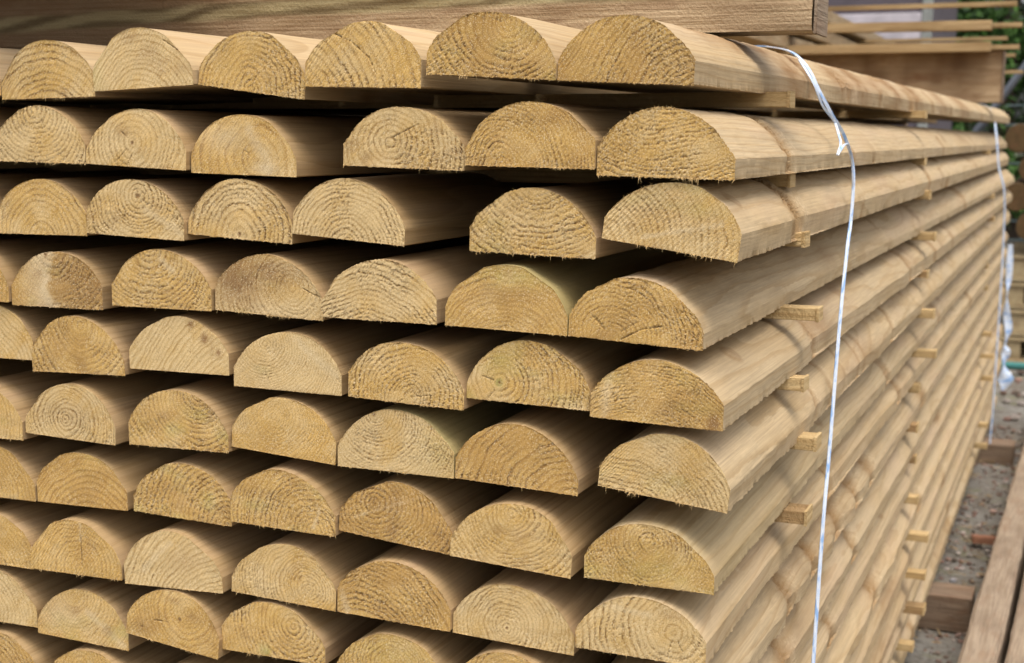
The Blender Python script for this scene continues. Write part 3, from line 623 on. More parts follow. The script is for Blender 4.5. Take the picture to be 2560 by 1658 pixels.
# ------------------------------------------------------------------ plain sawn timbers
def timber(name, size, mat, seed, axis=0, parent=None, seg=None, rough=.0008, wob=0.0, extra=None, bev=.0015, warp=0.0):
    """sawn board as one closed box shell with uneven faces; axis = grain direction; origin in its lower-left-front corner"""
    lx, ly, lz = size
    seg = seg or [max(2, int(d/.012)+1) for d in size]
    seg = [min(x, 160) for x in seg]
    nx, ny, nz = seg
    V = []; F = []; off = 0
    def ax(n, L):
        t = np.linspace(0, L, n+1); return np.concatenate([[0, bev], t[1:-1], [L-bev, L]]) if n > 1 else np.array([0, bev, L-bev, L])
    X, Y, Z = ax(nx, lx), ax(ny, ly), ax(nz, lz)
    def face(A, B, fn, flip):
        nonlocal off
        a, b = np.meshgrid(A, B, indexing='ij'); V.append(np.stack(fn(a, b), -1).reshape(-1, 3))
        f = grid_faces(len(A), len(B), off); F.append(f[:, ::-1] if flip else f); off += a.size
    o = np.zeros_like
    face(X, Z, lambda a, b: (a, o(a), b), False); face(X, Z, lambda a, b: (a, o(a)+ly, b), True)
    face(Y, Z, lambda a, b: (o(a), a, b), True); face(Y, Z, lambda a, b: (o(a)+lx, a, b), False)
    face(X, Y, lambda a, b: (a, b, o(a)), True); face(X, Y, lambda a, b: (a, b, o(a)+lz), False)
    V = np.concatenate(V); F = np.concatenate(F)
    # chamfer the arrises, then make faces uneven (same displacement for coincident vertices)
    P = V.copy(); ctr = np.array(size)/2
    onf = [(np.abs(P[:, i]) < 1e-9) | (np.abs(P[:, i]-size[i]) < 1e-9) for i in range(3)]
    cnt = sum(x.astype(int) for x in onf)
    for i in range(3):
        sgn = np.sign(ctr[i]-P[:, i]); V[:, i] += np.where(onf[i] & (cnt >= 2), sgn*bev*.55, 0)
    g = [P[:, axis], P[:, (axis+1) % 3], P[:, (axis+2) % 3]]
    for i in range(3):
        sgn = np.sign(P[:, i]-ctr[i])
        nse = fbm(g[0]*18+seed*1.3+i*7, g[1]*55+g[2]*70+i*3, seed+i)*rough+fbm(g[0]*3+i, g[1]*6+g[2]*7, seed+5+i)*rough*1.5
        V[:, i] += np.where(onf[i], sgn*(nse-rough*.5), 0)
    if warp:
        t = P[:, axis]/size[axis]; V[:, 2] += warp*np.sin(t*math.pi+seed)*1.0
    gr = [P[:, axis], P[:, (axis+1) % 3], P[:, (axis+2) % 3]]
    rr = random.Random(seed)
    wp = np.stack([gr[1]-rr.uniform(-.6, 1.4)*size[(axis+1) % 3]+.0, gr[0]+seed*3.91, gr[2]-rr.uniform(-.8, 1.5)*size[(axis+2) % 3]], -1)
    at = {'wpos': ('FLOAT_VECTOR', wp)}
    if extra: at.update(extra(P))
    # merge duplicate seam vertices
    key = np.round(P*1e5).astype(np.int64); _, idx, inv = np.unique(key, axis=0, return_index=True, return_inverse=True)
    inv = inv.reshape(-1)
    V = V[idx]; F = inv[F]; at = {k: (t, np.asarray(a)[idx]) for k, (t, a) in at.items()}
    return mesh_obj(name, V, F, mat, parent, True, at, sharp=38)

def end_cap(parent, size, mat, seed, at_x, name="sawn_end"):
    """slightly proud end-grain slab on a timber's right end"""
    _, ly, lz = size
    b = timber(name, (.003, ly+.0012, lz+.0012), mat, seed, 1, parent, [1, 4, 4], .0003, bev=.0003)
    b.location = (at_x, -.0006, -.0006); return b

M_STICK2 = mat_timber('stick_wood_brown', (0.46, 0.31, 0.15), (0.36, 0.22, 0.09), (0.24, 0.14, 0.06), .6, red=(0.30, 0.17, 0.08))
# spacer sticks between the rows, three upright lines of them
STK = [
 ("nearest", .25, {0:-.002, 1:-.002, 2:.014, 3:.024, 4:.018, 5:.026, 6:.021}),
 ("middle", 1.30, {0:.002, 1:.001, 2:.014, 3:.022, 4:.016, 5:.029, 6:.034, 7:.010, 8:.012, 9:.008, 10:.016, 11:.034, 12:.034, 13:.034, 14:.02}),
 ("farthest", 2.95, {1:.0, 3:.018, 4:.022, 5:.012, 6:.012, 7:.014, 9:.030, 10:.038, 11:.036, 13:.033, 14:.033}),
]
SKIP_END = {}
rs2 = random.Random(8)
def rowbottom(k, y):
    dz = DZ4[k] if k < 6 else -.012-.003*(k-6)
    last = ROWS[k][-1] if k < len(ROWS) else (0, 76-60.6*(k-9), 0, 0, 0)
    zr = last[1]/1000
    return zr+dz*y/4
for nm, y0, d in STK:
    for k, xr in d.items():
        y = y0+rs2.uniform(-.02, .02) if nm != "nearest" else y0+rs2.uniform(-.008, .008)
        tk = .0118+rs2.uniform(-.0003, .0015)
        xl = -.95 if k < 10 else -.205
        sz = (xr-xl, rs2.uniform(.019, .030), tk)
        z = rowbottom(k, y)-tk-.0004
        ms = M_STICK2 if (nm, k) in (("nearest", 6), ("middle", 8), ("middle", 9), ("farthest", 5), ("middle", 4)) or rs2.random() < .15 else M_STICK
        root = timber("spacer_stick", sz, ms, 300+k*7+int(y0*10), 0, None, [24, 3, 2], .0005, bev=.0008)
        root.location = (xl, y, z); root.rotation_euler = (0, 0, R(rs2.uniform(-1.0, 1.0)))
        e = end_cap(root, sz, M_STICK, 500+k, sz[0]-.0008)
        tag(root, "pale spacer stick under the %s row of rails, in the %s upright line of sticks" % (ORD[k], nm), "wooden stick", "spacer sticks between the rows")

# two heavy beams on top of the stack carrying the bundle above
def beam_band(P):
    x, z = P[:, 0], P[:, 2]
    xs = x-1.05                                    # beam starts at x=-1.05
    cen = .025+.0195*(xs+.82)+.0010*np.sin(xs*9)
    hwid = .0075-.001*ss(-.6, 0, xs)
    dd = (z-cen)/hwid
    band = 1-ss(.85, 1.15, np.abs(dd)+.12*fbm(xs*30, z*300, 3))
    kw = .8*np.exp(-((xs+.62)/.05)**2)
    gl = ss(.55, .95, np.abs(np.sin((dd*2.6+kw+.35*np.sin(xs*11))*math.pi/1.0)))
    stain_shade = ss(-.36, -.62, xs+.12*fbm(xs*8, z*60, 9))*.75  # darker left part: brown stain plus painted shade of the bundle above
    return {'band': ('FLOAT', band), 'gline': ('FLOAT', gl*.9), 'stain': ('FLOAT', stain_shade*(1-.0*band))}
def no_band(P): return {'stain': ('FLOAT', np.clip(.30+.45*ss(.03, .10, P[:, 2]+.03*fbm(P[:, 0]*6, P[:, 2]*20, 4))+.6*fbm(P[:, 0]*14, P[:, 2]*9, 6), 0, 1)), 'band': ('FLOAT', np.zeros(len(P))), 'gline': ('FLOAT', np.zeros(len(P)))}
bz = (1.074, .05, .138)
b1 = timber("timber_beam", bz, M_BEAM, 71, 0, None, [150, 6, 40], .0024, extra=beam_band, bev=.002)
b1.location = (-1.05, .20, .6735); b1.rotation_euler = (0, R(.25), 0)
cap = end_cap(b1, bz, M_SLEEP, 72, bz[0]-.0008)
tag(b1, "brown weathered beam with a pale grained stripe, lying across the top row near its front", "wooden beam", "beams on top of the stack")
b2 = timber("timber_beam", (1.07, .10, .138), M_BEAM, 93, 0, None, [90, 6, 20], .0016, extra=no_band, bev=.002)
b2.location = (-1.05, 3.0, .676)
end_cap(b2, (1.07, .10, .138), M_BEAR, 74, 1.07-.0008)
tag(b2, "brown stained beam across the far end of the top row, behind the second strap", "wooden beam", "beams on top of the stack")

# upper bundle
M_UPPER = mat_timber('upper_rail_wood', (0.42, 0.325, 0.205), (0.33, 0.24, 0.135), (0.21, 0.14, 0.07), .6, red=(0.34, 0.21, 0.11))
M_STICKU = mat_timber('stick_wood_aged', (0.46, 0.33, 0.175), (0.36, 0.24, 0.11), (0.24, 0.15, 0.065), .6, red=(0.30, 0.19, 0.09))
lay = [.824, .884, .944]
UP = ["lowest", "middle", "topmost"]; UC = ["rightmost", "second from right", "third from right", "fourth from right"]
for k, z in enumerate(lay):
    for i in range(4):
        seed = 901+k*13+i*7
        xr = -.545-.106*i-(.012*(k % 2))
        b = timber("flat_rail", (.1, 5.6, .040), M_UPPER, seed, 1, None, [4, 110, 3], .0014, bev=.003)
        b.location = (xr-.1, -.05, z)
        tag(b, "flat rail of the upper bundle, %s in its %s layer" % (UC[i], UP[k]), "timber rail", "flat rails in the upper bundle")
    for j, (yy, xe) in enumerate([(2.99, .058+.004*k-.02*(k == 2))]+([(2.945, -.012)] if k < 2 else [])):
        sz = (xe+.9, .026+.012*j, .0125+.012*j); 
        t = timber("spacer_stick", sz, M_STICKU, 1200+k*5+j, 0, None, [20, 3, 2], .0005, bev=.0008)
        t.location = (-.9, yy, z-.0127-.001*j); t.rotation_euler = (0, R(rs2.uniform(-.5, .5)), R(rs2.uniform(-.5, .5))); end_cap(t, sz, M_STICKU, 1300+k, sz[0]-.0008)
        tag(t, "%s stick jutting out under the upper bundle's %s layer" % ("shorter" if j else "long", UP[k]), "wooden stick", "spacer sticks of the upper bundle")
for k, z in enumerate(lay):
    sz = (.014+.9-.03*k, .028, .0125)
    t = timber("spacer_stick", sz, M_STICKU, 1400+k*5, 0, None, [20, 3, 2], .0005, bev=.0008)
    t.location = (-.9, 4.4, z-.0127); t.rotation_euler = (0, 0, R(.3-.2*k)); end_cap(t, sz, M_STICKU, 1500+k, sz[0]-.0008)
    tag(t, "farther stick under the upper bundle's %s layer, behind the long one" % UP[k], "wooden stick", "spacer sticks of the upper bundle")
sz = (.62, .03, .0125)
t = timber("spacer_stick", sz, M_STICK, 1250, 0, None, [16, 3, 2], .0005); t.location = (-.96, 2.96, .9945)
tag(t, "pale stick lying on the upper bundle's topmost layer at the frame's top edge", "wooden stick")

# ------------------------------------------------------------------ plastic straps
def strap_mat():
    b = NB("woven_strap")
    W = b.attr('wpos', 'Vector')
    nz = b.noise(b.vmath('MULTIPLY', W, (30, 90, 1)), 1.0, 3, .6)
    nb_ = b.noise(b.vmath('MULTIPLY', W, (1, 55, 1)), 1.0, 2, .5)
    c = b.mix(b.map(nz, .5, .62), (0.70, 0.75, 0.82), (0.26, 0.44, 0.76))
    ed = b.math('ABSOLUTE', b.sepx(W)) if hasattr(b, 'sepx') else 0.0
    c = b.mix(b.map(nb_, .52, .62, 0, .85), c, (0.20, 0.38, 0.70))
    return b.fin(c, .45, None, .4)
M_STRAP = strap_mat()
def catmull(pts, n):
    pts = np.array(pts, float); out = []
    Pp = np.vstack([2*pts[0]-pts[1], pts, 2*pts[-1]-pts[-2]])
    for i in range(1, len(Pp)-2):
        for t in np.linspace(0, 1, n, endpoint=False):
            a, b, c, d = Pp[i-1], Pp[i], Pp[i+1], Pp[i+2]
            out.append(.5*((2*b)+(c-a)*t+(2*a-5*b+4*c-d)*t*t+(3*b-a-3*c+d)*t**3))
    out.append(pts[-1]); return np.array(out)
def ribbon(name, pts, sides, width, thick, mat, parent=None, n=8):
    """pts: centre line; sides: direction of the ribbon's width at each control point"""
    C_ = catmull(pts, n); Sd = catmull(sides, n)
    T_ = np.gradient(C_, axis=0); T_ /= np.linalg.norm(T_, axis=1)[:, None]
    Sd = Sd-(Sd*T_).sum(1)[:, None]*T_; Sd /= np.linalg.norm(Sd, axis=1)[:, None]
    Nn = np.cross(T_, Sd)
    wd = width if np.ndim(width) == 0 else np.interp(np.linspace(0, 1, len(C_)), np.linspace(0, 1, len(width)), width)
    wd = (np.ones(len(C_))*wd)[:, None]
    ring = [(-.5, -.5), (-.25, -.62), (0, -.5), (.25, -.62), (.5, -.5), (.5, .5), (.25, .62), (0, .5), (-.25, .62), (-.5, .5)]
    V = np.stack([C_+Sd*wd*a+Nn*thick*b for a, b in ring], 1); k = len(ring)
    ln = np.concatenate([[0], np.cumsum(np.linalg.norm(np.diff(C_, axis=0), axis=1))])
    wp = np.stack([np.stack([np.full(len(C_), a), ln, np.full(len(C_), 0)], -1) for a, b in ring], 1)
    m_ = len(C_); i = np.arange(m_-1)[:, None]; j = np.arange(k)[None, :]; j2 = (j+1) % k
    F = np.stack([i*k+j, i*k+j2, (i+1)*k+j2, (i+1)*k+j], -1).reshape(-1, 4)
    caps = np.array([[0, 1, 8, 9], [1, 2, 7, 8], [2, 3, 6, 7], [3, 4, 5, 6]])
    F = np.concatenate([F, caps[:, ::-1], caps+(m_-1)*k])
    return mesh_obj(name, V.reshape(-1, 3), F, mat, parent, True, {'wpos': ('FLOAT_VECTOR', wp.reshape(-1, 3))}, sharp=50)
s1 = [(-.20, .462, .6765), (-.135, .458, .6765), (-.085, .454, .6755), (-.062, .446, .6735), (-.038, .432, .6665), (-.020, .420, .6500), (-.009, .424, .628), (.001, .440, .606), (.009, .461, .588), (.0150, .478, .566), (.0185, .478, .540), (.0185, .470, .500), (.0185, .452, .47), (.0185, .423, .396), (.0185, .390, .276), (.0185, .369, .210), (.0185, .343, .084), (.0185, .31, -.10), (.0180, .285, -.29)]
sd1 = [(0, 1, 0)]*4+[(.2, .9, .15), (.4, .8, .3), (.5, .7, .3)]+[(.7, .6, .2)]*3+[(.8, .5, .1)]*9
st1 = ribbon("packing_strap", s1, sd1, [.0036, .0036, .0038, .0036, .0032, .0032, .0033, .0034, .0036, .0036], .0011, M_STRAP)
tl = [(-.030, .422, .6595), (-.014, .413, .637), (-.006, .424, .615), (.002, .447, .600), (.010, .426, .588), (.0155, .408, .578), (.0165, .386, .568), (.0175, .392, .571), (.0185, .411, .577), (.0185, .434, .5765), (.0185, .462, .562), (.0190, .474, .535)]
ribbon("strap_tail", tl, [(.7, .6, .2)]*12, .0022, .001, M_STRAP, st1)
tag(st1, "near packing strap, white and blue, with a loose hooked tail", "strap")
s2 = [(-.16, 3.26, .684), (-.10, 3.26, .6835), (-.06, 3.26, .681), (-.03, 3.26, .672), (-.012, 3.265, .648), (.004, 3.20, .58), (.014, 3.20, .50), (.031, 3.22, .43), (.034, 3.26, .31), (.033, 3.28, .09), (.030, 3.30, -.11), (.028, 3.32, -.23), (.024, 3.33, -.33)]
st2 = ribbon("packing_strap", s2, [(0, 1, 0)]*4+[(.3, .9, 0)]+[(.6, .8, .1)]*8, .0062, .0011, M_STRAP)
tag(st2, "second packing strap, blurred, around the far end of the stack", "strap")
tp = [(.036, 3.7, .245), (.036, 3.7, .192), (.036, 3.7, .135), (.034, 3.69, .08), (.036, 3.7, .024), (.044, 3.7, -.03), (.036, 3.7, -.078), (.040, 3.7, -.105), (.036, 3.7, -.146), (.043, 3.7, -.19), (.038, 3.7, -.228)]
tail = ribbon("strap_offcut", tp, [(1, 0, 0), (.8, .5, 0), (1, .1, 0), (.2, 1, 0), (1, 0, .1), (.8, .6, 0), (.3, 1, 0), (1, 0, 0), (.3, .9, 0), (1, .1, .2), (.6, .5, 0)], [.012, .022, .018, .006, .022, .026, .012, .030, .014, .05, .012], .0015, M_STRAP, n=6)
tag(tail, "white twisted offcut of plastic strapping hanging down the far end of the stack", "strap offcut")

# ------------------------------------------------------------------ bearers, sleepers, ground
GZ = -.385
bs = (.93, .09, .072)
for nm, y, ztop, x1, lab in (("bearer", 1.79, -.3145, .080, "dirty brown bearer under the stack, the nearer one"), ("bearer", 3.32, -.3285, .092, "dirty brown bearer under the far part of the stack")):
    b = timber("ground_bearer", bs, M_BEAR, 610+int(y*10), 0, None, [60, 6, 5], .0012)
    b.location = (x1-bs[0], y, ztop-bs[2]-.001)
    end_cap(b, bs, M_BEAR, 611, bs[0]-.0008)
    tag(b, lab, "wooden bearer", "bearers under the stack")
sl = (.062, 3.4, .113)
a = timber("sleeper", sl, M_SLEEP, 640, 1, None, [8, 150, 10], .0020, warp=.0, bev=.006)
a.location = (.074, .62, GZ+.001); a.rotation_euler = (0, 0, -R(1.15))
tag(a, "long weathered timber on the ground beside the stack, its dark side towards the bearers", "timber baulk", "baulks lying beside the stack")
a2 = timber("sleeper", (.11, 3.4, .112), M_SLEEP, 655, 1, None, [10, 150, 10], .0020, bev=.006)
a2.location = (.1425, .55, GZ+.001); a2.rotation_euler = (0, 0, -R(1.25))
tag(a2, "second weathered timber at the picture's right edge, outside the first one", "timber baulk", "baulks lying beside the stack")

def mat_ground():
    b = NB("yard_ground")
    tc = b.n('ShaderNodeTexCoord').outputs['Object']
    n1 = b.noise(tc, 5, 4, .6); n2 = b.noise(tc, 60, 4, .65); n3 = b.noise(tc, 180, 2, .6)
    c = b.mix(b.map(n1, .35, .65), (0.165, 0.142, 0.112), (0.22, 0.205, 0.178))
    c = b.mix(b.map(n2, .45, .7, 0, .7), c, (0.06, 0.047, 0.035))
    c = b.mix(b.map(n3, .62, .75, 0, .6), c, (0.25, 0.19, 0.15))
    mo = b.noise(tc, 11, 3, .6); c = b.mix(b.map(mo, .55, .7, 0, .55), c, (0.17, 0.17, 0.075))
    return b.fin(c, .9, b.bump(b.math('ADD', n2, n3), .8, .006), .2)
gx = np.concatenate([-np.geomspace(90, 2.2, 24), np.linspace(-2, 2, 120), np.geomspace(2.2, 90, 24)])
gy = np.concatenate([-np.geomspace(60, 1.4, 20), np.linspace(-1.2, 7, 200), np.geomspace(7.3, 110, 24)])
GX, GY = np.meshgrid(gx, gy, indexing='ij')
GH = GZ-.006+.008*fbm(GX*5, GY*5, 3)+.003*fbm(GX*30, GY*30, 5)
g = mesh_obj("ground", np.stack([GX, GY, GH], -1).reshape(-1, 3), grid_faces(len(gx), len(gy)), mat_ground()); g["kind"] = "structure"

def pebble(V, F, c, r, rng):
    t = (1+5**.5)/2
    pts = np.array([(-1, t, 0), (1, t, 0), (-1, -t, 0), (1, -t, 0), (0, -1, t), (0, 1, t), (0, -1, -t), (0, 1, -t), (t, 0, -1), (t, 0, 1), (-t, 0, -1), (-t, 0, 1)])/1.9
    fs = [(0, 11, 5), (0, 5, 1), (0, 1, 7), (0, 7, 10), (0, 10, 11), (1, 5, 9), (5, 11, 4), (11, 10, 2), (10, 7, 6), (7, 1, 8), (3, 9, 4), (3, 4, 2), (3, 2, 6), (3, 6, 8), (3, 8, 9), (4, 9, 5), (2, 4, 11), (6, 2, 10), (8, 6, 7), (9, 8, 1)]
    p = pts*(1+rng.normal(0, .13, (12, 1)))*np.array([1, rng.uniform(.7, 1.2), rng.uniform(.45, .75)])*r
    a = rng.uniform(0, 6.28); p = p@np.array([[math.cos(a), -math.sin(a), 0], [math.sin(a), math.cos(a), 0], [0, 0, 1]])
    b = len(V); V.extend((p+c).tolist()); F.extend([(i+b, j+b, k+b) for i, j, k in fs])
def mat_stone(name, cols):
    b = NB(name); W = b.attr('sc', 'Color')
    tc = b.n('ShaderNodeTexCoord').outputs['Object']
    c = b.bright(W, b.map(b.noise(tc, 220, 3), .3, .7, .75, 1.2)) if cols is None else b.mix(b.map(b.noise(tc, 160, 3), .35, .65), cols[0], cols[1])
    return b.fin(c, .85, b.bump(b.noise(tc, 300, 3), .4, .001), .2)
rng = np.random.default_rng(5)
V = []; F = []; Cc = []
pal = np.array([(.30, .20, .16), (.26, .16, .12), (.34, .29, .25), (.20, .15, .12), (.40, .34, .30), (.16, .12, .09), (.30, .18, .14)])
for _ in range(2600):
    y = rng.uniform(1.0, 2.2) if rng.random() < .12 else rng.uniform(2.2, 8.5)
    x = rng.uniform(-.1, .12) if y < 3.9 else rng.uniform(-1.2, 2.2)
    r = rng.uniform(.003, .008) if y < 3.9 else rng.uniform(.006, .022)
    n0 = len(V); pebble(V, F, np.array([x, y, GZ-.004+.008*0+r*.2]), r, rng); Cc += [np.append(pal[rng.integers(7)]*rng.uniform(.5, 1.0), 1)]*(len(V)-n0)
for _ in range(140):
    y = rng.uniform(1.2, 3.8); x = rng.uniform(-.05, .115); a = rng.uniform(0, 3.14); L = rng.uniform(.004, .018); t = rng.uniform(.0012, .003)
    d_ = np.array([math.cos(a), math.sin(a), rng.uniform(-.1, .1)])*L; e_ = np.array([-math.sin(a), math.cos(a), 0])*t; c_ = np.array([x, y, GZ+.004]); u_ = np.array([0, 0, t*.8]); b0 = len(V)
    V.extend([(c_+p).tolist() for p in (-d_-e_, -d_+e_, -d_+u_, d_-e_*.5, d_+e_*.5, d_+u_*.6)]); F.extend([(b0+i, b0+j, b0+k) for i, j, k in ((0, 1, 2), (3, 5, 4), (0, 3, 4), (0, 4, 1), (1, 4, 5), (1, 5, 2), (2, 5, 3), (2, 3, 0))])
    Cc += [np.array([.34, .24, .13, 1])*rng.uniform(.6, 1.2)]*6
gr = mesh_obj("gravel", V, np.array(F), mat_stone("gravel_stone", None), None, False, {'sc': ('FLOAT_COLOR', np.array(Cc))}); gr["kind"] = "stuff"
def stone(x, y, r, cols, label, seed):
    V = []; F = []; pebble(V, F, np.array([0, 0, 0]), r, np.random.default_rng(seed))
    o = mesh_obj("stone", V, np.array(F), mat_stone("stone_%d" % seed, cols), None, True, {'sc': ('FLOAT_COLOR', np.ones((len(V), 4)))})
    o.location = (x, y, GZ+r*.3-.004)
    sm = o.modifiers.new("round", 'SUBSURF'); sm.levels = 1; sm.render_levels = 2
    tag(o, label, "stone")
stone(.072, 2.18, .011, ((.55, .45, .36), (.42, .33, .27)), "small pale pinkish stone on the ground beside the long timber", 1)
stone(.022, 2.12, .010, ((.30, .29, .30), (.20, .19, .20)), "small grey stone on the ground close under the stack", 2)
stone(.052, 1.50, .016, ((.34, .30, .27), (.20, .17, .15)), "dark grey stone in front of the nearer bearer", 3)
stone(.070, 2.75, .012, ((.42, .28, .22), (.30, .20, .16)), "reddish stone by the long timber, beyond the pale one", 4)
bf = timber("brick_fragment", (.075, .022, .018), mat_stone("fired_brick", ((.30, .14, .08), (.22, .10, .06))), 77, 0, None, [8, 4, 3], .0018, extra=lambda P: {'sc': ('FLOAT_COLOR', np.ones((len(P), 4)))})
bf.location = (.040, 2.42, GZ+.001); bf.rotation_euler = (0, 0, R(8))
tag(bf, "reddish brown sliver of brick lying on the ground between stack and timber", "brick fragment")

# ------------------------------------------------------------------ background: post pile, pallets, fence, cabin, trees
def post(x, z, r, L, y0, seed, label):
    n = 20; a = np.linspace(0, 2*math.pi, n, endpoint=False)
    ys = np.array([0, .004, .3, .8, L]); rr = np.array([r*.96, r, r, r, r])
    V = np.stack([np.cos(a)[None, :]*rr[:, None]*(1+.04*np.sin(3*a+seed)), ys[:, None]*np.ones((1, n)), np.sin(a)[None, :]*rr[:, None]], -1)
    V2 = V.reshape(-1, 3)
    i = np.arange(len(ys)-1)[:, None]; j = np.arange(n)[None, :]; j2 = (j+1) % n
    F = np.stack([i*n+j, (i+1)*n+j, (i+1)*n+j2, i*n+j2], -1).reshape(-1, 4)
    wp = V2+np.array([.01, seed*2.2, .005])
    o = mesh_obj("round_post", V2, F, M_LOG, None, True, {'wpos': ('FLOAT_VECTOR', wp)}, sharp=40)
    # end face: its own disc
    rr2 = np.linspace(.001, r*.955, 6); D = np.stack([rr2[:, None]*np.cos(a)*(1+.04*np.sin(3*a+seed)), -.0015-.002*vn(rr2[:, None]*400, a*3, seed), rr2[:, None]*np.sin(a)], -1).reshape(-1, 3)
    i = np.arange(5)[:, None]
    F2 = np.stack([i*n+j, i*n+j2, (i+1)*n+j2, (i+1)*n+j], -1).reshape(-1, 4)
    mesh_obj("sawn_end", D, F2, M_LOGE, o, True, {'wpos': ('FLOAT_VECTOR', D*np.array([1, .05, 1])+np.array([0.002, seed, 0.003]))})
    o.location = (x, y0, z); tag(o, label, "round post", "round posts piled beyond the stack"); return o
M_LOGE = mat_timber("post_end_grain", (0.14, 0.085, 0.035), (0.10, 0.058, 0.022), (0.06, 0.035, 0.016), .6)
k = 0
LRG = ["first", "second", "third", "fourth", "fifth", "sixth"]
LAY = ["top", "second", "third", "lowest"]
for r_ in range(4):
    for i in range(6):
        zc = .578-.122*r_
        xc = -.015+.128*i+(.062 if r_ % 2 else 0)
        post(xc, zc, .060, 2.2, 5.2+.02*math.sin(k*2.1), k+3, "brown round post beyond the stack, %s from the left in the pile's %s layer" % (LRG[i], LAY[r_]))
        k += 1
def pallet(x, y, z, seed, label):
    e = empty("pallet", (x, y, z))
    for q, zz in ((0, 0), (1, .095)):
        for t in range(5):
            b = timber("deck_board", (1.1, .09, .016), M_PALLET, seed+t+q*9, 0, e, [12, 3, 1], .0006); b.location = (0, .01+t*.17, zz)
    for t in range(3):
        b = timber("stringer", (.085, .76, .0785), M_PALLET, seed+30+t, 1, e, [2, 8, 2], .0006); b.location = (.008+t*.50, .02, .0165)
    tag(e, label, "pallet", "pallets under the post pile"); return e
for q in range(4):
    pallet(-.06+.02*(q % 2), 5.22, GZ+.01+.117*q, 1700+50*q, "pale wooden pallet beyond the stack, %s of the pile" % ["lowest", "second from bottom", "third from bottom", "topmost"][q])
def plain(name, col, rough=.6, metal=0.0):
    b = NB(name); tc = b.n('ShaderNodeTexCoord').outputs['Object']
    c = b.bright(b.mix(0.0, col, col), b.map(b.noise(tc, 9, 4), .3, .7, .8, 1.15)); b.b.inputs['Metallic'].default_value = metal
    return b.fin(c, rough, None, .4)
def tube(name, p0, p1, r, mat, parent=None, n=10):
    p0 = np.array(p0, float); p1 = np.array(p1, float); d = p1-p0; d /= np.linalg.norm(d)
    a = np.cross(d, [0.1, .3, 1]); a /= np.linalg.norm(a); b = np.cross(d, a)
    an = np.linspace(0, 2*math.pi, n, endpoint=False)
    ring = np.cos(an)[:, None]*a+np.sin(an)[:, None]*b
    V = np.concatenate([p0+ring*r*.8, p0+d*r*.2+ring*r, p1-d*r*.2+ring*r, p1+ring*r*.8, [p0], [p1]])
    F = []
    for s_ in range(3):
        F += [(s_*n+j, s_*n+(j+1) % n, (s_+1)*n+(j+1) % n, (s_+1)*n+j) for j in range(n)]
    F += [(4*n, (j+1) % n, j) for j in range(n)]+[(4*n+1, 3*n+j, 3*n+(j+1) % n) for j in range(n)]
    return mesh_obj(name, V, F, mat, parent, True, None, sharp=50)
M_TEAL = plain("teal_paint", (0.06, 0.22, 0.20)); M_WIRE = plain("grey_green_wire", (0.10, 0.14, 0.14)); M_GREY = plain("grey_steel", (0.12, 0.13, 0.15), .5, .3)
tb = tube("steel_bar", (-.05, 5.02, GZ+.03), (1.3, 5.02, GZ+.03), .016, M_TEAL)
tag(tb, "teal painted bar lying on the ground at the foot of the pallets", "metal bar")
fe = empty("wire_fence", (-.2, 7.7, GZ))
for i, zz in enumerate(np.linspace(.25, 1.15, 9)):
    tube("wire", (0, 0, zz), (3.2, 0, zz+.02*math.sin(i)), .005, M_WIRE, fe, 6)
for i in range(4): tube("fence_post", (.35+i*1.0, .02, 0), (.35+i*1.0, .02, 1.2), .012, M_WIRE, fe)
tag(fe, "low grey green wire fence behind the pile of round posts", "fence")
pl = tube("leaning_pole", (-.99, 7.2, GZ), (.62, 7.2, 2.03), .022, M_GREY)
pl.location = (0, 0, 0)
tag(pl, "dark grey steel pole leaning behind the pile of posts", "pole")
cb = empty("site_cabin", (-3.4, 9.0, GZ))
M_CAB = plain("mauve_cladding", (0.10, 0.082, 0.095)); M_CABL = plain("pale_panel", (0.24, 0.21, 0.235)); M_TRIM = plain("pale_trim", (0.26, 0.27, 0.25))
def boxm(name, p, s_, mat, parent, seed=1):
    o = timber(name, s_, mat, seed, 0, parent, [6, 4, 4], .001, bev=.006); o.location = p; return o
boxm("wall", (0, 0, 0), (2.62, 2.0, 2.5), M_CAB, cb)
boxm("wall_panel", (1.2, -.02, 1.62), (1.36, .02, .19), plain("white_panel", (0.48, 0.44, 0.47)), cb)
boxm("wall_panel", (1.2, -.02, 1.26), (1.36, .02, .10), M_CABL, cb)
boxm("corner_trim", (2.56, -.03, 0), (.07, .03, 2.5), M_TRIM, cb)
boxm("roof", (-.1, -.12, 2.5), (2.84, 2.24, .08), M_TRIM, cb)
lamp = empty("x", (0, 0, 0)); bpy.data.objects.remove(lamp)
tag(cb, "mauve grey cabin with pale panels and corner trim, far behind the upper sticks", "cabin")

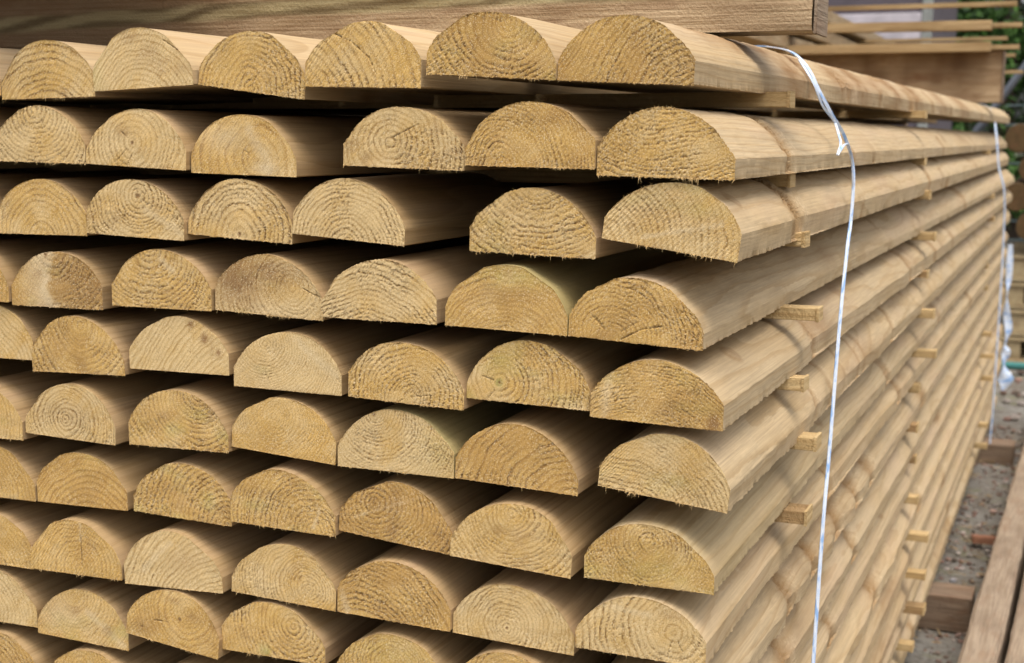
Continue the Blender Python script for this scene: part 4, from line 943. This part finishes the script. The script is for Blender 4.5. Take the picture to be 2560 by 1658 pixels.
def mat_leaf(name, a, c2):
    b = NB(name); W = b.attr('wpos', 'Vector')
    n = b.noise(W, 3.0, 3, .6); n2 = b.noise(W, 14, 2, .5)
    c = b.mix(b.map(n2, .3, .7), a, c2)
    return b.fin(c, .6, None, .3)
M_LEAF = mat_leaf("tree_leaves", (0.012, 0.038, 0.008), (0.075, 0.16, 0.028)); M_BARK = plain("tree_bark", (0.07, 0.05, 0.035), .9)
def tree(x, y, H, rad, seed, label):
    rng = np.random.default_rng(seed)
    e = empty("tree", (x, y, GZ))
    n = 10; an = np.linspace(0, 2*math.pi, n, endpoint=False); zs = np.linspace(-.1, H*.85, 9)
    cxs = .06*np.sin(zs*1.3+seed); rr = np.linspace(.16, .03, 9)
    V = np.stack([cxs[:, None]+np.cos(an)*rr[:, None], np.sin(an)*rr[:, None]+0*zs[:, None], zs[:, None]+0*an], -1).reshape(-1, 3).tolist()
    i = np.arange(8)[:, None]; j = np.arange(n)[None, :]; j2 = (j+1) % n
    F = np.stack([i*n+j, i*n+j2, (i+1)*n+j2, (i+1)*n+j], -1).reshape(-1, 4).tolist()
    cl = []
    for q in range(60):
        z = rng.uniform(.02, 1); a = rng.uniform(0, 6.28); R_ = rad*(1.05-z*.75)*rng.uniform(.5, 1.05)
        c = np.array([math.cos(a)*R_, math.sin(a)*R_, .15+z*H*.95]); cl.append((c, rng.uniform(.28, .55)*(1.1-.4*z)))
        z0 = max(.05, c[2]-.35*R_)
        b0 = len(V); p0 = np.array([.06*math.sin(z0*1.3+seed), 0, z0]); d = c-p0; s_ = np.cross(d, [0, 0, 1]); s_ = s_/(np.linalg.norm(s_)+1e-6)*.025; u_ = np.array([0, 0, .025])
        for pp, f in ((p0, 1), (c, .3)):
            V += [(pp+s_*f).tolist(), (pp+u_*f).tolist(), (pp-s_*f).tolist(), (pp-u_*f).tolist()]
        F += [[b0+t, b0+(t+1) % 4, b0+4+(t+1) % 4, b0+4+t] for t in range(4)]
    mesh_obj("trunk", V, np.array(F), M_BARK, e, True)
    per = 330
    cs = np.repeat(np.array([c for c, _ in cl]), per, 0); rs_ = np.repeat(np.array([r for _, r in cl]), per)
    m_ = len(cs); d = rng.normal(0, 1, (m_, 3)); d /= np.linalg.norm(d, axis=1)[:, None]
    p = cs+d*(rs_*rng.random(m_)**.45)[:, None]*np.array([1, 1, .7])
    a = rng.normal(0, 1, (m_, 3)); a /= np.linalg.norm(a, axis=1)[:, None]; b = np.cross(a, d+rng.normal(0, .5, (m_, 3))); b /= np.linalg.norm(b, axis=1)[:, None]
    L = rng.uniform(.03, .065, (m_, 1)); Wd = L*.45
    V = np.stack([p-a*L, p-b*Wd, p+a*L, p+b*Wd], 1).reshape(-1, 3)
    F = np.arange(m_*4).reshape(-1, 4)
    mesh_obj("crown", V, F, M_LEAF, e, False, {'wpos': ('FLOAT_VECTOR', V+seed)})
    tag(e, label, "tree", "trees at the back of the yard")
tree(-1.75, 14.5, 5.0, 1.5, 21, "dark green tree nearest the cabin at the back of the yard")
tree(-.45, 13.2, 4.2, 1.2, 22, "bushy green tree right of the cabin, behind the upper sticks' tips")
tree(.9, 14.2, 5.2, 1.6, 23, "green tree farthest right at the back of the yard, partly outside the frame")
hd = None
